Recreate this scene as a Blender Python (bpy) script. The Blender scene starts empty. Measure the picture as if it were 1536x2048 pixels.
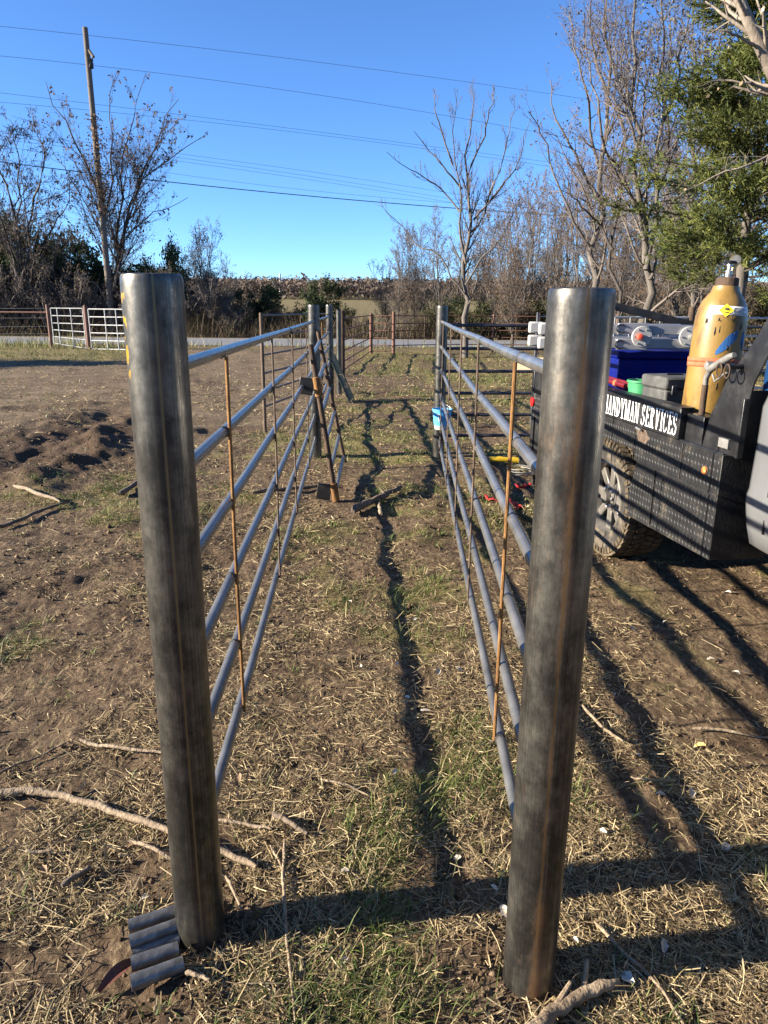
import bpy, math, random
import numpy as np
from mathutils import Vector, Matrix

# ------------------------------------------------------------------ camera, sky, sun, exposure
SC = bpy.context.scene
COL = SC.collection
F_PX, PITCH, ROLL, CAM_H = 1444.0, math.radians(15.74), math.radians(0.45), 1.5
cam = bpy.data.cameras.new('camera'); camo = bpy.data.objects.new('camera', cam); COL.objects.link(camo)
cam.sensor_fit = 'VERTICAL'; cam.sensor_height = 24.0; cam.lens = 24.0 * F_PX / 2048.0
cam.clip_start = 0.05; cam.clip_end = 6000
CM = Matrix.Translation((0, 0, CAM_H)) @ Matrix.Rotation(math.pi / 2 - PITCH, 4, 'X') @ Matrix.Rotation(ROLL, 4, 'Z')
camo.matrix_world = CM
SC.camera = camo
SC.render.resolution_x, SC.render.resolution_y = 768, 1024
SC.render.engine = 'CYCLES'
SC.cycles.max_bounces = 6; SC.cycles.transparent_max_bounces = 6
SC.cycles.use_denoising = True

SUN_EL = math.radians(19.5)
SUN_AZ = math.radians(9.5)          # shadows run to +X, turned this much towards +Y
to_sun = Vector((-math.cos(SUN_AZ) * math.cos(SUN_EL), -math.sin(SUN_AZ) * math.cos(SUN_EL), math.sin(SUN_EL)))
W = bpy.data.worlds.new('World'); SC.world = W; W.use_nodes = True
nt = W.node_tree
bg = nt.nodes['Background']
sky = nt.nodes.new('ShaderNodeTexSky'); sky.sky_type = 'NISHITA'; sky.sun_disc = False
sky.sun_elevation = SUN_EL
sky.sun_rotation = math.atan2(to_sun.x, to_sun.y)
sky.altitude = 300; sky.air_density = 0.7; sky.dust_density = 0.0; sky.ozone_density = 7.0
nt.links.new(sky.outputs[0], bg.inputs[0]); bg.inputs[1].default_value = 0.079
sun = bpy.data.lights.new('sun', 'SUN'); sun.energy = 5.0; sun.angle = math.radians(0.53); sun.color = (1.0, 0.90, 0.75)
suno = bpy.data.objects.new('sun', sun); COL.objects.link(suno)
suno.rotation_euler = (-to_sun).to_track_quat('-Z', 'Y').to_euler()
suno.location = (-20, -5, 20)
SC.view_settings.view_transform = 'Standard'; SC.view_settings.look = 'None'
SC.view_settings.exposure = 1.88; SC.view_settings.gamma = 1.0; SC.view_settings.use_curve_mapping = False

# ------------------------------------------------------------------ measuring helpers
CMR = CM.to_3x3(); CPOS = Vector((0, 0, CAM_H))
def ray(px, py): return (CMR @ Vector(((px - 768) / F_PX, -(py - 1024) / F_PX, -1.0)))
def G(px, py, z=0.0):
    d = ray(px, py); t = (z - CAM_H) / d.z
    return CPOS + d * t
def P(px, py, Y):
    d = ray(px, py); return CPOS + d * (Y / d.y)

# ------------------------------------------------------------------ naming helpers
def tag(o, label=None, cat=None, group=None, kind=None):
    if label: o['label'] = label
    if cat: o['category'] = cat
    if group: o['group'] = group
    if kind: o['kind'] = kind
    return o
def empty(name, loc=(0, 0, 0), rz=0.0):
    o = bpy.data.objects.new(name, None); COL.objects.link(o); o.location = loc; o.rotation_euler = (0, 0, rz); o.empty_display_size = 0.1
    return o
def thing(name, label, cat, group=None, loc=(0, 0, 0), rz=0.0):
    return tag(empty(name, loc, rz), label, cat, group)
def copy_tree(o, parent=None):
    c = o.copy(); COL.objects.link(c); c.parent = parent
    for ch in list(o.children): copy_tree(ch, c)
    return c
def link_mesh(name, me, mat, parent=None, smooth=True, sharp=40):
    o = bpy.data.objects.new(name, me); COL.objects.link(o)
    if mat: me.materials.append(mat)
    if parent: o.parent = parent
    if smooth:
        me.polygons.foreach_set('use_smooth', np.ones(len(me.polygons), bool))
        if sharp: me.set_sharp_from_angle(angle=math.radians(sharp))
    return o
def np_mesh(name, V, F):
    """V (n,3), F (m,k) with equal k"""
    V = np.asarray(V, np.float32); F = np.asarray(F, np.int32)
    me = bpy.data.meshes.new(name)
    n, (m, k) = len(V), F.shape
    me.vertices.add(n); me.vertices.foreach_set('co', V.ravel())
    me.loops.add(m * k); me.loops.foreach_set('vertex_index', F.ravel())
    me.polygons.add(m); me.polygons.foreach_set('loop_start', np.arange(0, m * k, k, dtype=np.int32))
    me.polygons.foreach_set('loop_total', np.full(m, k, np.int32))
    me.update(calc_edges=True)
    return me

def frame_of(d):
    d = d.normalized(); a = Vector((0, 0, 1)) if abs(d.z) < .9 else Vector((1, 0, 0))
    u = d.cross(a).normalized(); return u, d.cross(u).normalized()
class MB:
    def __init__(self): self.v = []; self.f = []
    def add(self, vs, fs):
        b = len(self.v); self.v += [tuple(p) for p in vs]; self.f += [tuple(i + b for i in f) for f in fs]; return self
    def box(self, c, s, R=None):
        c = Vector(c); vs = []
        for sx in (-.5, .5):
            for sy in (-.5, .5):
                for sz in (-.5, .5):
                    p = Vector((s[0] * sx, s[1] * sy, s[2] * sz))
                    if R is not None: p = R @ p
                    vs.append(c + p)
        return self.add(vs, [(0, 1, 3, 2), (4, 6, 7, 5), (0, 4, 5, 1), (2, 3, 7, 6), (0, 2, 6, 4), (1, 5, 7, 3)])
    def tube(self, pts, rad, n=12, cap=True):
        pts = [Vector(p) for p in pts]
        if not hasattr(rad, '__len__'): rad = [rad] * len(pts)
        vs = []; fs = []
        u = None
        for i, p in enumerate(pts):
            d = (pts[min(i + 1, len(pts) - 1)] - pts[max(i - 1, 0)])
            if d.length < 1e-9: d = Vector((0, 0, 1))
            d.normalize()
            if u is None: u, w = frame_of(d)
            else:
                u = (u - d * u.dot(d)).normalized(); w = d.cross(u)
            for k in range(n):
                a = 2 * math.pi * k / n
                vs.append(p + (u * math.cos(a) + w * math.sin(a)) * rad[i])
        for i in range(len(pts) - 1):
            for k in range(n):
                k2 = (k + 1) % n
                fs.append((i * n + k, i * n + k2, (i + 1) * n + k2, (i + 1) * n + k))
        if cap:
            fs.append(tuple(range(n - 1, -1, -1))); fs.append(tuple((len(pts) - 1) * n + k for k in range(n)))
        return self.add(vs, fs)
    def lathe(self, prof, o, axis, n=24, closed=False):
        """prof: list of (r, h) along axis from o"""
        o = Vector(o); axis = Vector(axis).normalized(); u, w = frame_of(axis); vs = []; fs = []
        for r, h in prof:
            for k in range(n):
                a = 2 * math.pi * k / n
                vs.append(o + axis * h + (u * math.cos(a) + w * math.sin(a)) * max(r, 1e-5))
        m = len(prof)
        for i in range(m if closed else m - 1):
            j = (i + 1) % m
            for k in range(n):
                k2 = (k + 1) % n; fs.append((i * n + k, i * n + k2, j * n + k2, j * n + k))
        if not closed:
            fs.append(tuple(range(n - 1, -1, -1))); fs.append(tuple((m - 1) * n + k for k in range(n)))
        return self.add(vs, fs)
    def prism(self, poly, ax, d0, d1):
        """poly: list of 2-D points in the two axes other than ax; extruded d0..d1 along ax"""
        def p3(a, b, c):
            return {'x': (c, a, b), 'y': (a, c, b), 'z': (a, b, c)}[ax]
        n = len(poly); vs = [p3(a, b, d0) for a, b in poly] + [p3(a, b, d1) for a, b in poly]
        fs = [tuple(range(n)), tuple(range(2 * n - 1, n - 1, -1))]
        for i in range(n):
            j = (i + 1) % n; fs.append((i, i + n, j + n, j))
        return self.add(vs, fs)
    def build(self, name, mat, parent=None, smooth=True, sharp=38, bevel=0, seg=2):
        me = bpy.data.meshes.new(name); me.from_pydata(self.v, [], self.f); me.update()
        import bmesh
        bm = bmesh.new(); bm.from_mesh(me); bmesh.ops.recalc_face_normals(bm, faces=bm.faces); bm.to_mesh(me); bm.free()
        o = link_mesh(name, me, mat, parent, smooth, sharp)
        if bevel:
            b = o.modifiers.new('bevel', 'BEVEL'); b.width = bevel; b.segments = seg; b.limit_method = 'ANGLE'; b.angle_limit = math.radians(35)
        return o

# ------------------------------------------------------------------ noise
def _hash(ix, iy, s):
    h = (ix.astype(np.int64) * 374761393 + iy.astype(np.int64) * 668265263 + s * 1442695041) & 0xffffffff
    h = ((h ^ (h >> 13)) * 1274126177) & 0xffffffff
    return ((h ^ (h >> 16)) & 0xffff) / 65535.0
def vnoise(x, y, s=0):
    ix = np.floor(x); iy = np.floor(y); fx = x - ix; fy = y - iy
    fx = fx * fx * (3 - 2 * fx); fy = fy * fy * (3 - 2 * fy)
    a = _hash(ix, iy, s); b = _hash(ix + 1, iy, s); c = _hash(ix, iy + 1, s); d = _hash(ix + 1, iy + 1, s)
    return (a * (1 - fx) + b * fx) * (1 - fy) + (c * (1 - fx) + d * fx) * fy
def fbm(x, y, s=0, o=4, g=.5):
    t = 0; a = 1; n = 0
    for i in range(o):
        t = t + a * vnoise(x * 2 ** i + 17.3 * i, y * 2 ** i - 9.1 * i, s + i); n += a; a *= g
    return t / n
def sstep(a, b, x):
    t = np.clip((x - a) / (b - a), 0, 1); return t * t * (3 - 2 * t)
def bump2(x, y, cx, cy, sx, sy):
    return np.exp(-((x - cx) / sx) ** 2 - ((y - cy) / sy) ** 2)

# ------------------------------------------------------------------ materials
def new_mat(name):
    m = bpy.data.materials.new(name); m.use_nodes = True
    n = m.node_tree.nodes; return m, n, m.node_tree.links, n['Principled BSDF']
def ramp(n, cols):
    r = n.new('ShaderNodeValToRGB'); e = r.color_ramp.elements
    while len(e) < len(cols): e.new(0.5)
    for i, (p, c) in enumerate(cols): e[i].position = p; e[i].color = (*c, 1)
    return r
def pmat(name, cols, scale=8.0, rough=.6, metal=0.0, stretch=(1, 1, 1), bump=0.0, bscale=None, detail=6, rvar=.12, coat=0, spec=.5, trans=0):
    m, n, l, b = new_mat(name)
    tc = n.new('ShaderNodeTexCoord'); mp = n.new('ShaderNodeMapping'); mp.inputs['Scale'].default_value = stretch
    l.new(tc.outputs['Object'], mp.inputs[0])
    no = n.new('ShaderNodeTexNoise'); no.inputs['Scale'].default_value = scale; no.inputs['Detail'].default_value = detail; no.inputs['Roughness'].default_value = .62
    l.new(mp.outputs[0], no.inputs['Vector'])
    if len(cols) == 1: cols = [cols[0], cols[0]]
    k = len(cols)
    r = ramp(n, [(.3 + .4 * i / (k - 1), c) for i, c in enumerate(cols)])
    l.new(no.outputs['Fac'], r.inputs[0]); l.new(r.outputs[0], b.inputs['Base Color'])
    mr = n.new('ShaderNodeMapRange'); mr.inputs['To Min'].default_value = max(rough - rvar, .03); mr.inputs['To Max'].default_value = min(rough + rvar, 1)
    l.new(no.outputs['Fac'], mr.inputs['Value']); l.new(mr.outputs[0], b.inputs['Roughness'])
    b.inputs['Metallic'].default_value = metal; b.inputs['Specular IOR Level'].default_value = spec
    if coat: b.inputs['Coat Weight'].default_value = coat; b.inputs['Coat Roughness'].default_value = .1
    if bump:
        n2 = n.new('ShaderNodeTexNoise'); n2.inputs['Scale'].default_value = bscale or scale * 4; n2.inputs['Detail'].default_value = 5
        l.new(mp.outputs[0], n2.inputs['Vector'])
        bp = n.new('ShaderNodeBump'); bp.inputs['Strength'].default_value = bump; bp.inputs['Distance'].default_value = .02
        l.new(n2.outputs['Fac'], bp.inputs['Height']); l.new(bp.outputs[0], b.inputs['Normal'])
    return m

def steel_post_mat(name, rust, seam_ang, paint=False):
    """mill-scale steel with long drawn streaks, scuffs, a weld seam and some rust beside it (object space, pipe along z)"""
    m, n, l, b = new_mat(name)
    tc = n.new('ShaderNodeTexCoord')
    sep = n.new('ShaderNodeSeparateXYZ'); l.new(tc.outputs['Object'], sep.inputs[0])
    at = n.new('ShaderNodeMath'); at.operation = 'ARCTAN2'; l.new(sep.outputs['Y'], at.inputs[0]); l.new(sep.outputs['X'], at.inputs[1])
    cb = n.new('ShaderNodeCombineXYZ'); l.new(at.outputs[0], cb.inputs[0]); l.new(sep.outputs['Z'], cb.inputs[2])
    mp = n.new('ShaderNodeMapping'); mp.inputs['Scale'].default_value = (9, 1, .22); l.new(cb.outputs[0], mp.inputs[0])
    st = n.new('ShaderNodeTexNoise'); st.inputs['Scale'].default_value = 1.6; st.inputs['Detail'].default_value = 8; st.inputs['Roughness'].default_value = .65
    l.new(mp.outputs[0], st.inputs['Vector'])
    mot = n.new('ShaderNodeTexNoise'); mot.inputs['Scale'].default_value = 26; mot.inputs['Detail'].default_value = 6; mot.inputs['Roughness'].default_value = .7
    l.new(tc.outputs['Object'], mot.inputs['Vector'])
    r1 = ramp(n, [(.26, (.062, .058, .053)), (.5, (.11, .105, .095)), (.76, (.18, .173, .158))]); l.new(st.outputs['Fac'], r1.inputs[0])
    r2 = ramp(n, [(.35, (.62, .62, .61)), (.65, (1.2, 1.18, 1.13))]); l.new(mot.outputs['Fac'], r2.inputs[0])
    mu = n.new('ShaderNodeMix'); mu.data_type = 'RGBA'; mu.blend_type = 'MULTIPLY'; mu.inputs[0].default_value = 1
    l.new(r1.outputs[0], mu.inputs[6]); l.new(r2.outputs[0], mu.inputs[7])
    scn = n.new('ShaderNodeTexNoise'); scn.inputs['Scale'].default_value = 3.2; scn.inputs['Detail'].default_value = 10; scn.inputs['Roughness'].default_value = .78
    mps = n.new('ShaderNodeMapping'); mps.inputs['Scale'].default_value = (2.2, 2.2, 1.1); l.new(tc.outputs['Object'], mps.inputs[0]); l.new(mps.outputs[0], scn.inputs['Vector'])
    scr = ramp(n, [(.44, (.52, .52, .53)), (.53, (1, 1, 1)), (.66, (1.55, 1.53, 1.46))]); l.new(scn.outputs['Fac'], scr.inputs[0])
    mus = n.new('ShaderNodeMix'); mus.data_type = 'RGBA'; mus.blend_type = 'MULTIPLY'; mus.inputs[0].default_value = 1; l.new(mu.outputs[2], mus.inputs[6]); l.new(scr.outputs[0], mus.inputs[7])
    fsn = n.new('ShaderNodeTexNoise'); fsn.inputs['Scale'].default_value = 60; fsn.inputs['Detail'].default_value = 2
    mpf = n.new('ShaderNodeMapping'); mpf.inputs['Scale'].default_value = (1, 1, .03); mpf.inputs['Rotation'].default_value = (.05, .03, 0); l.new(tc.outputs['Object'], mpf.inputs[0]); l.new(mpf.outputs[0], fsn.inputs['Vector'])
    fsr = ramp(n, [(.66, (1, 1, 1)), (.72, (1.7, 1.68, 1.6))]); l.new(fsn.outputs['Fac'], fsr.inputs[0])
    mu = n.new('ShaderNodeMix'); mu.data_type = 'RGBA'; mu.blend_type = 'MULTIPLY'; mu.inputs[0].default_value = 1; l.new(mus.outputs[2], mu.inputs[6]); l.new(fsr.outputs[0], mu.inputs[7])
    # rust: near the seam and at scattered spots
    sb = n.new('ShaderNodeMath'); sb.operation = 'SUBTRACT'; sb.inputs[1].default_value = seam_ang; l.new(at.outputs[0], sb.inputs[0])
    ab = n.new('ShaderNodeMath'); ab.operation = 'ABSOLUTE'; l.new(sb.outputs[0], ab.inputs[0])
    near = n.new('ShaderNodeMapRange'); near.inputs['From Min'].default_value = .45; near.inputs['From Max'].default_value = .0
    near.inputs['To Min'].default_value = 0; near.inputs['To Max'].default_value = 1; l.new(ab.outputs[0], near.inputs['Value'])
    rn = n.new('ShaderNodeTexNoise'); rn.inputs['Scale'].default_value = 5; rn.inputs['Detail'].default_value = 9; rn.inputs['Roughness'].default_value = .75
    mp2 = n.new('ShaderNodeMapping'); mp2.inputs['Scale'].default_value = (1.6, 1.6, .35); l.new(tc.outputs['Object'], mp2.inputs[0]); l.new(mp2.outputs[0], rn.inputs['Vector'])
    ad = n.new('ShaderNodeMath'); ad.operation = 'MULTIPLY_ADD'; ad.inputs[1].default_value = .16; l.new(near.outputs[0], ad.inputs[0]); l.new(rn.outputs['Fac'], ad.inputs[2])
    rr = n.new('ShaderNodeMapRange'); rr.inputs['From Min'].default_value = .62 - .06 * rust; rr.inputs['From Max'].default_value = .80 - .06 * rust
    rr.inputs['To Max'].default_value = .75 * min(1, rust); l.new(ad.outputs[0], rr.inputs['Value'])
    mx = n.new('ShaderNodeMix'); mx.data_type = 'RGBA'; l.new(rr.outputs[0], mx.inputs[0]); l.new(mu.outputs[2], mx.inputs[6]); mx.inputs[7].default_value = (.16, .075, .028, 1)
    # weld seam line
    sm = n.new('ShaderNodeMapRange'); sm.inputs['From Min'].default_value = .05; sm.inputs['From Max'].default_value = .02; sm.inputs['To Min'].default_value = 0; sm.inputs['To Max'].default_value = .8
    l.new(ab.outputs[0], sm.inputs['Value'])
    mx2 = n.new('ShaderNodeMix'); mx2.data_type = 'RGBA'; l.new(sm.outputs[0], mx2.inputs[0]); l.new(mx.outputs[2], mx2.inputs[6]); mx2.inputs[7].default_value = (.13, .08, .035, 1) if not paint else (.24, .19, .09, 1)
    last = mx2.outputs[2]
    if paint:  # flaked yellow marker paint up the sunny side near the top
        pn = n.new('ShaderNodeTexNoise'); pn.inputs['Scale'].default_value = 38; pn.inputs['Detail'].default_value = 4; l.new(tc.outputs['Object'], pn.inputs['Vector'])
        pa = n.new('ShaderNodeMath'); pa.operation = 'ADD'; pa.inputs[1].default_value = 2.52; l.new(at.outputs[0], pa.inputs[0])
        pb = n.new('ShaderNodeMath'); pb.operation = 'ABSOLUTE'; l.new(pa.outputs[0], pb.inputs[0])
        pr = n.new('ShaderNodeMapRange'); pr.inputs['From Min'].default_value = .20; pr.inputs['From Max'].default_value = .10; l.new(pb.outputs[0], pr.inputs['Value'])
        pz = n.new('ShaderNodeMapRange'); pz.inputs['From Min'].default_value = 1.36; pz.inputs['From Max'].default_value = 1.38; l.new(sep.outputs['Z'], pz.inputs['Value'])
        q = n.new('ShaderNodeMath'); q.operation = 'MULTIPLY'; l.new(pr.outputs[0], q.inputs[0]); l.new(pz.outputs[0], q.inputs[1])
        pt = n.new('ShaderNodeMapRange'); pt.inputs['From Min'].default_value = .53; pt.inputs['From Max'].default_value = .58; l.new(pn.outputs['Fac'], pt.inputs['Value'])
        q2 = n.new('ShaderNodeMath'); q2.operation = 'MULTIPLY'; l.new(q.outputs[0], q2.inputs[0]); l.new(pt.outputs[0], q2.inputs[1])
        mx3 = n.new('ShaderNodeMix'); mx3.data_type = 'RGBA'; l.new(q2.outputs[0], mx3.inputs[0]); l.new(last, mx3.inputs[6]); mx3.inputs[7].default_value = (.62, .36, .03, 1); last = mx3.outputs[2]
    l.new(last, b.inputs['Base Color'])
    me = n.new('ShaderNodeMapRange'); me.inputs['To Min'].default_value = .80; me.inputs['To Max'].default_value = .15; l.new(rr.outputs[0], me.inputs['Value']); l.new(me.outputs[0], b.inputs['Metallic'])
    ro = n.new('ShaderNodeMapRange'); ro.inputs['From Min'].default_value = .3; ro.inputs['From Max'].default_value = .7; ro.inputs['To Min'].default_value = .44; ro.inputs['To Max'].default_value = .30
    l.new(st.outputs['Fac'], ro.inputs['Value']); l.new(ro.outputs[0], b.inputs['Roughness'])
    bp = n.new('ShaderNodeBump'); bp.inputs['Strength'].default_value = .10; bp.inputs['Distance'].default_value = .004
    l.new(mot.outputs['Fac'], bp.inputs['Height']); l.new(bp.outputs[0], b.inputs['Normal'])
    return m

def var_mat(name, base_rgb, var=.35, rough=.8, trans=0.0, alt=None, spec=.25):
    """for scattered blades and leaves: colour from each vertex's 'tint' attribute"""
    m, n, l, b = new_mat(name)
    a = n.new('ShaderNodeAttribute'); a.attribute_name = 'tint'
    l.new(a.outputs['Color'], b.inputs['Base Color'])
    b.inputs['Roughness'].default_value = rough; b.inputs['Specular IOR Level'].default_value = spec
    if trans:
        out = n['Material Output']; t = n.new('ShaderNodeBsdfTranslucent'); mx = n.new('ShaderNodeMixShader'); mx.inputs[0].default_value = trans
        l.new(a.outputs['Color'], t.inputs[0]); l.new(b.outputs[0], mx.inputs[1]); l.new(t.outputs[0], mx.inputs[2]); l.new(mx.outputs[0], out.inputs[0])
    return m
def set_tint(me, cols_per_vert):
    c = np.ones((len(me.vertices), 4), np.float32); c[:, :3] = cols_per_vert
    at = me.color_attributes.new('tint', 'FLOAT_COLOR', 'POINT'); at.data.foreach_set('color', c.ravel())

M = {}
M['post_l'] = steel_post_mat('mill_scale_steel', .55, -1.25, True)
M['post_r'] = steel_post_mat('rust_streaked_steel', 1.25, -1.62)
M['post_far'] = steel_post_mat('dull_steel_post', .5, .6)
M['rail'] = pmat('drawn_steel_tube', [(.11, .105, .098), (.15, .146, .138), (.20, .195, .186)], 4, .27, .45, (2, 2, 2), .03, 60)
M['rail_dark'] = pmat('dark_steel_tube', [(.045, .046, .05), (.08, .082, .09), (.13, .13, .135)], 7, .42, .7, (1, 1, 1), .06, 50)
M['rust_bar'] = pmat('rusty_rod', [(.085, .042, .016), (.18, .088, .027), (.27, .145, .05)], 25, .82, 0, (1, 1, .4), .3, 90, spec=.3)
M['rust_dull'] = pmat('brown_rusted_rod', [(.06, .042, .03), (.10, .068, .045), (.15, .11, .08)], 30, .8, 0, (1, 1, .5), .3, 90, spec=.3)
M['rust_pipe'] = pmat('old_rusty_pipe', [(.035, .024, .018), (.065, .042, .028), (.11, .07, .042)], 9, .78, .15, (1, 1, .5), .3, 60, spec=.3)
M['weld'] = pmat('dark_weld_bead', [(.02, .02, .022), (.06, .058, .055)], 60, .55, .5, bump=.5, bscale=120)
M['galv'] = pmat('weathered_galvanised_tube', [(.26, .26, .26), (.38, .38, .37), (.48, .48, .46)], 8, .5, .2, rvar=.08)
M['red_post'] = pmat('red_brown_painted_post', [(.07, .028, .018), (.12, .05, .03), (.17, .085, .05)], 12, .75, 0, bump=.2)
M['wire'] = pmat('black_cable', [(.012, .012, .014), (.03, .03, .03)], 4, .6)
M['wire_lt'] = pmat('grey_conductor', [(.07, .075, .085), (.12, .125, .135)], 4, .5, .4)
M['pole'] = pmat('weathered_pole_wood', [(.07, .055, .042), (.12, .095, .072), (.17, .14, .11)], 10, .9, 0, (4, 4, .4), .4, 30)
M['bark_dark'] = pmat('dark_bark', [(.028, .022, .019), (.05, .041, .034), (.078, .065, .055)], 9, .9, 0, (1, 1, .35), .5, 40)
M['bark_grey'] = pmat('grey_bark', [(.055, .046, .038), (.095, .08, .066), (.145, .125, .105)], 7, .9, 0, (1, 1, .35), .5, 30)
M['bark_pale'] = pmat('pale_dry_bark', [(.12, .097, .075), (.19, .155, .12), (.27, .23, .185)], 8, .9, 0, (1, 1, .4), .4, 30)
M['twig'] = pmat('fine_twigs', [(.05, .039, .032), (.085, .067, .055)], 3, .9)
M['twig_grey'] = pmat('grey_fine_twigs', [(.10, .08, .066), (.16, .132, .11)], 3, .9)
M['stick'] = pmat('dead_stick_wood', [(.11, .077, .048), (.21, .152, .094), (.31, .243, .162)], 22, .85, 0, (1, 1, 1), .5, 70)
M['stick_dk'] = pmat('dark_rotten_wood', [(.05, .036, .026), (.11, .08, .055), (.19, .14, .095)], 20, .9, 0, (1, 1, 1), .6, 60)
M['leaf'] = var_mat('leaves', None, trans=.25)
M['blade'] = var_mat('grass_blades', None, trans=.25, rough=.6)
M['straw'] = var_mat('dry_straw', None, trans=.12, rough=.75)
M['clod'] = var_mat('soil_clods', None, rough=.95, spec=.1)
M['black_paint'] = pmat('chipped_black_paint', [(.008, .008, .009), (.014, .014, .015), (.035, .034, .033)], 9, .34, 0, bump=.06, bscale=80, rvar=.1)
M['black_plate'] = pmat('black_tread_plate', [(.010, .0105, .012), (.016, .016, .017), (.022, .0215, .021), (.075, .062, .045)], 9, .40, .1, bump=.1, bscale=90)
M['tread_tip'] = pmat('worn_tread_lozenges', [(.008, .008, .009), (.014, .014, .015), (.05, .047, .043)], 8, .55, .1, spec=.35)
M['silver_paint'] = pmat('silver_truck_paint', [(.15, .152, .155), (.175, .178, .18), (.20, .202, .203)], 3, .30, .35, coat=.6, rvar=.04)
M['glass'] = pmat('dark_cab_glass', [(.01, .012, .014)], 3, .06, 0, rvar=.0, spec=.8)
M['rubber'] = pmat('dusty_tyre_rubber', [(.02, .019, .018), (.045, .04, .034), (.13, .105, .075)], 12, .9, 0, bump=.25, bscale=60, spec=.2)
M['tread_dirt'] = pmat('muddy_tread_rubber', [(.025, .022, .018), (.075, .058, .038), (.14, .108, .07)], 14, .95, 0, bump=.3, bscale=60, spec=.1)
M['alloy'] = pmat('dusty_alloy_wheel', [(.09, .08, .066), (.15, .135, .115), (.21, .2, .18)], 9, .45, .4)
M['white_letter'] = pmat('white_vinyl', [(.75, .75, .73), (.82, .82, .8)], 20, .5)
M['orange'] = pmat('orange_reflector', [(.75, .12, .02), (.85, .2, .04)], 60, .25, 0, bump=.4, bscale=300)
M['red_lens'] = pmat('red_lens', [(.45, .01, .012), (.55, .02, .02)], 30, .2)
M['gold_paint'] = pmat('mustard_cylinder_paint', [(.09, .052, .018), (.215, .128, .030), (.245, .148, .038)], 9, .42, 0, (1, 1, .5), .05, 60)
M['brass'] = pmat('brass', [(.5, .33, .1), (.7, .5, .2)], 20, .3, .9)
M['chrome'] = pmat('bright_metal', [(.3, .3, .29), (.45, .45, .43)], 20, .35, .7)
M['paper'] = pmat('white_label', [(.62, .62, .60), (.8, .8, .78)], 60, .6)
M['yellow'] = pmat('yellow_sticker', [(.8, .58, .02), (.85, .65, .04)], 20, .5)
M['ink'] = pmat('black_ink', [(.02, .02, .02), (.03, .03, .03)], 20, .6)
M['strap_orange'] = pmat('orange_webbing', [(.34, .085, .03), (.44, .13, .055)], 40, .8, bump=.3, bscale=200)
M['strap_red'] = pmat('red_webbing', [(.32, .010, .012), (.45, .018, .02)], 40, .7, bump=.3, bscale=200)
M['blue_box'] = pmat('blue_plastic', [(.002, .006, .105), (.003, .010, .14)], 5, .5, spec=.2)
M['grey_case'] = pmat('dusty_grey_plastic', [(.035, .035, .033), (.052, .052, .048), (.09, .087, .08)], 12, .7)
M['green_tub'] = pmat('green_plastic', [(.03, .20, .075), (.05, .27, .11)], 12, .5)
M['aluminium'] = pmat('ladder_aluminium', [(.38, .38, .38), (.5, .5, .5)], 12, .35, .6)
M['white_plastic'] = pmat('off_white_plastic', [(.30, .295, .275), (.42, .41, .385)], 12, .5)
M['red_knob'] = pmat('red_plastic', [(.55, .06, .03), (.65, .09, .05)], 12, .4)
M['red_tool'] = pmat('red_painted_tool', [(.10, .008, .012), (.16, .012, .016)], 12, .35)
M['torch'] = pmat('dusty_grey_pipe', [(.15, .142, .13), (.24, .23, .21)], 20, .5, .3)
M['bucket_blue'] = pmat('light_blue_bucket', [(.07, .33, .62), (.10, .40, .70)], 8, .45)
M['dark_green'] = pmat('dark_green_paint', [(.006, .016, .012), (.010, .026, .019), (.03, .036, .03)], 18, .5, rvar=.1)
M['offcut'] = pmat('dull_pipe_offcut', [(.07, .066, .06), (.14, .137, .13), (.22, .216, .208)], 30, .36, .55, bump=.1, bscale=90)
M['plywood'] = pmat('pale_plywood', [(.5, .38, .22), (.62, .5, .32)], 6, .8, 0, (1, 6, 1))
M['asphalt'] = pmat('asphalt', [(.11, .112, .118), (.15, .152, .158), (.18, .18, .185)], 3, .85, 0, (.2, 3, 1), .2, 60)
M['line_paint'] = pmat('worn_road_paint', [(.3, .3, .28), (.55, .55, .52)], 6, .8)
M['tool_yellow'] = pmat('yellow_tool_plastic', [(.34, .22, .008), (.42, .28, .015)], 12, .45)
M['blue_tank'] = pmat('dark_blue_tank', [(.006, .03, .09), (.01, .045, .13)], 8, .35)

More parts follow.
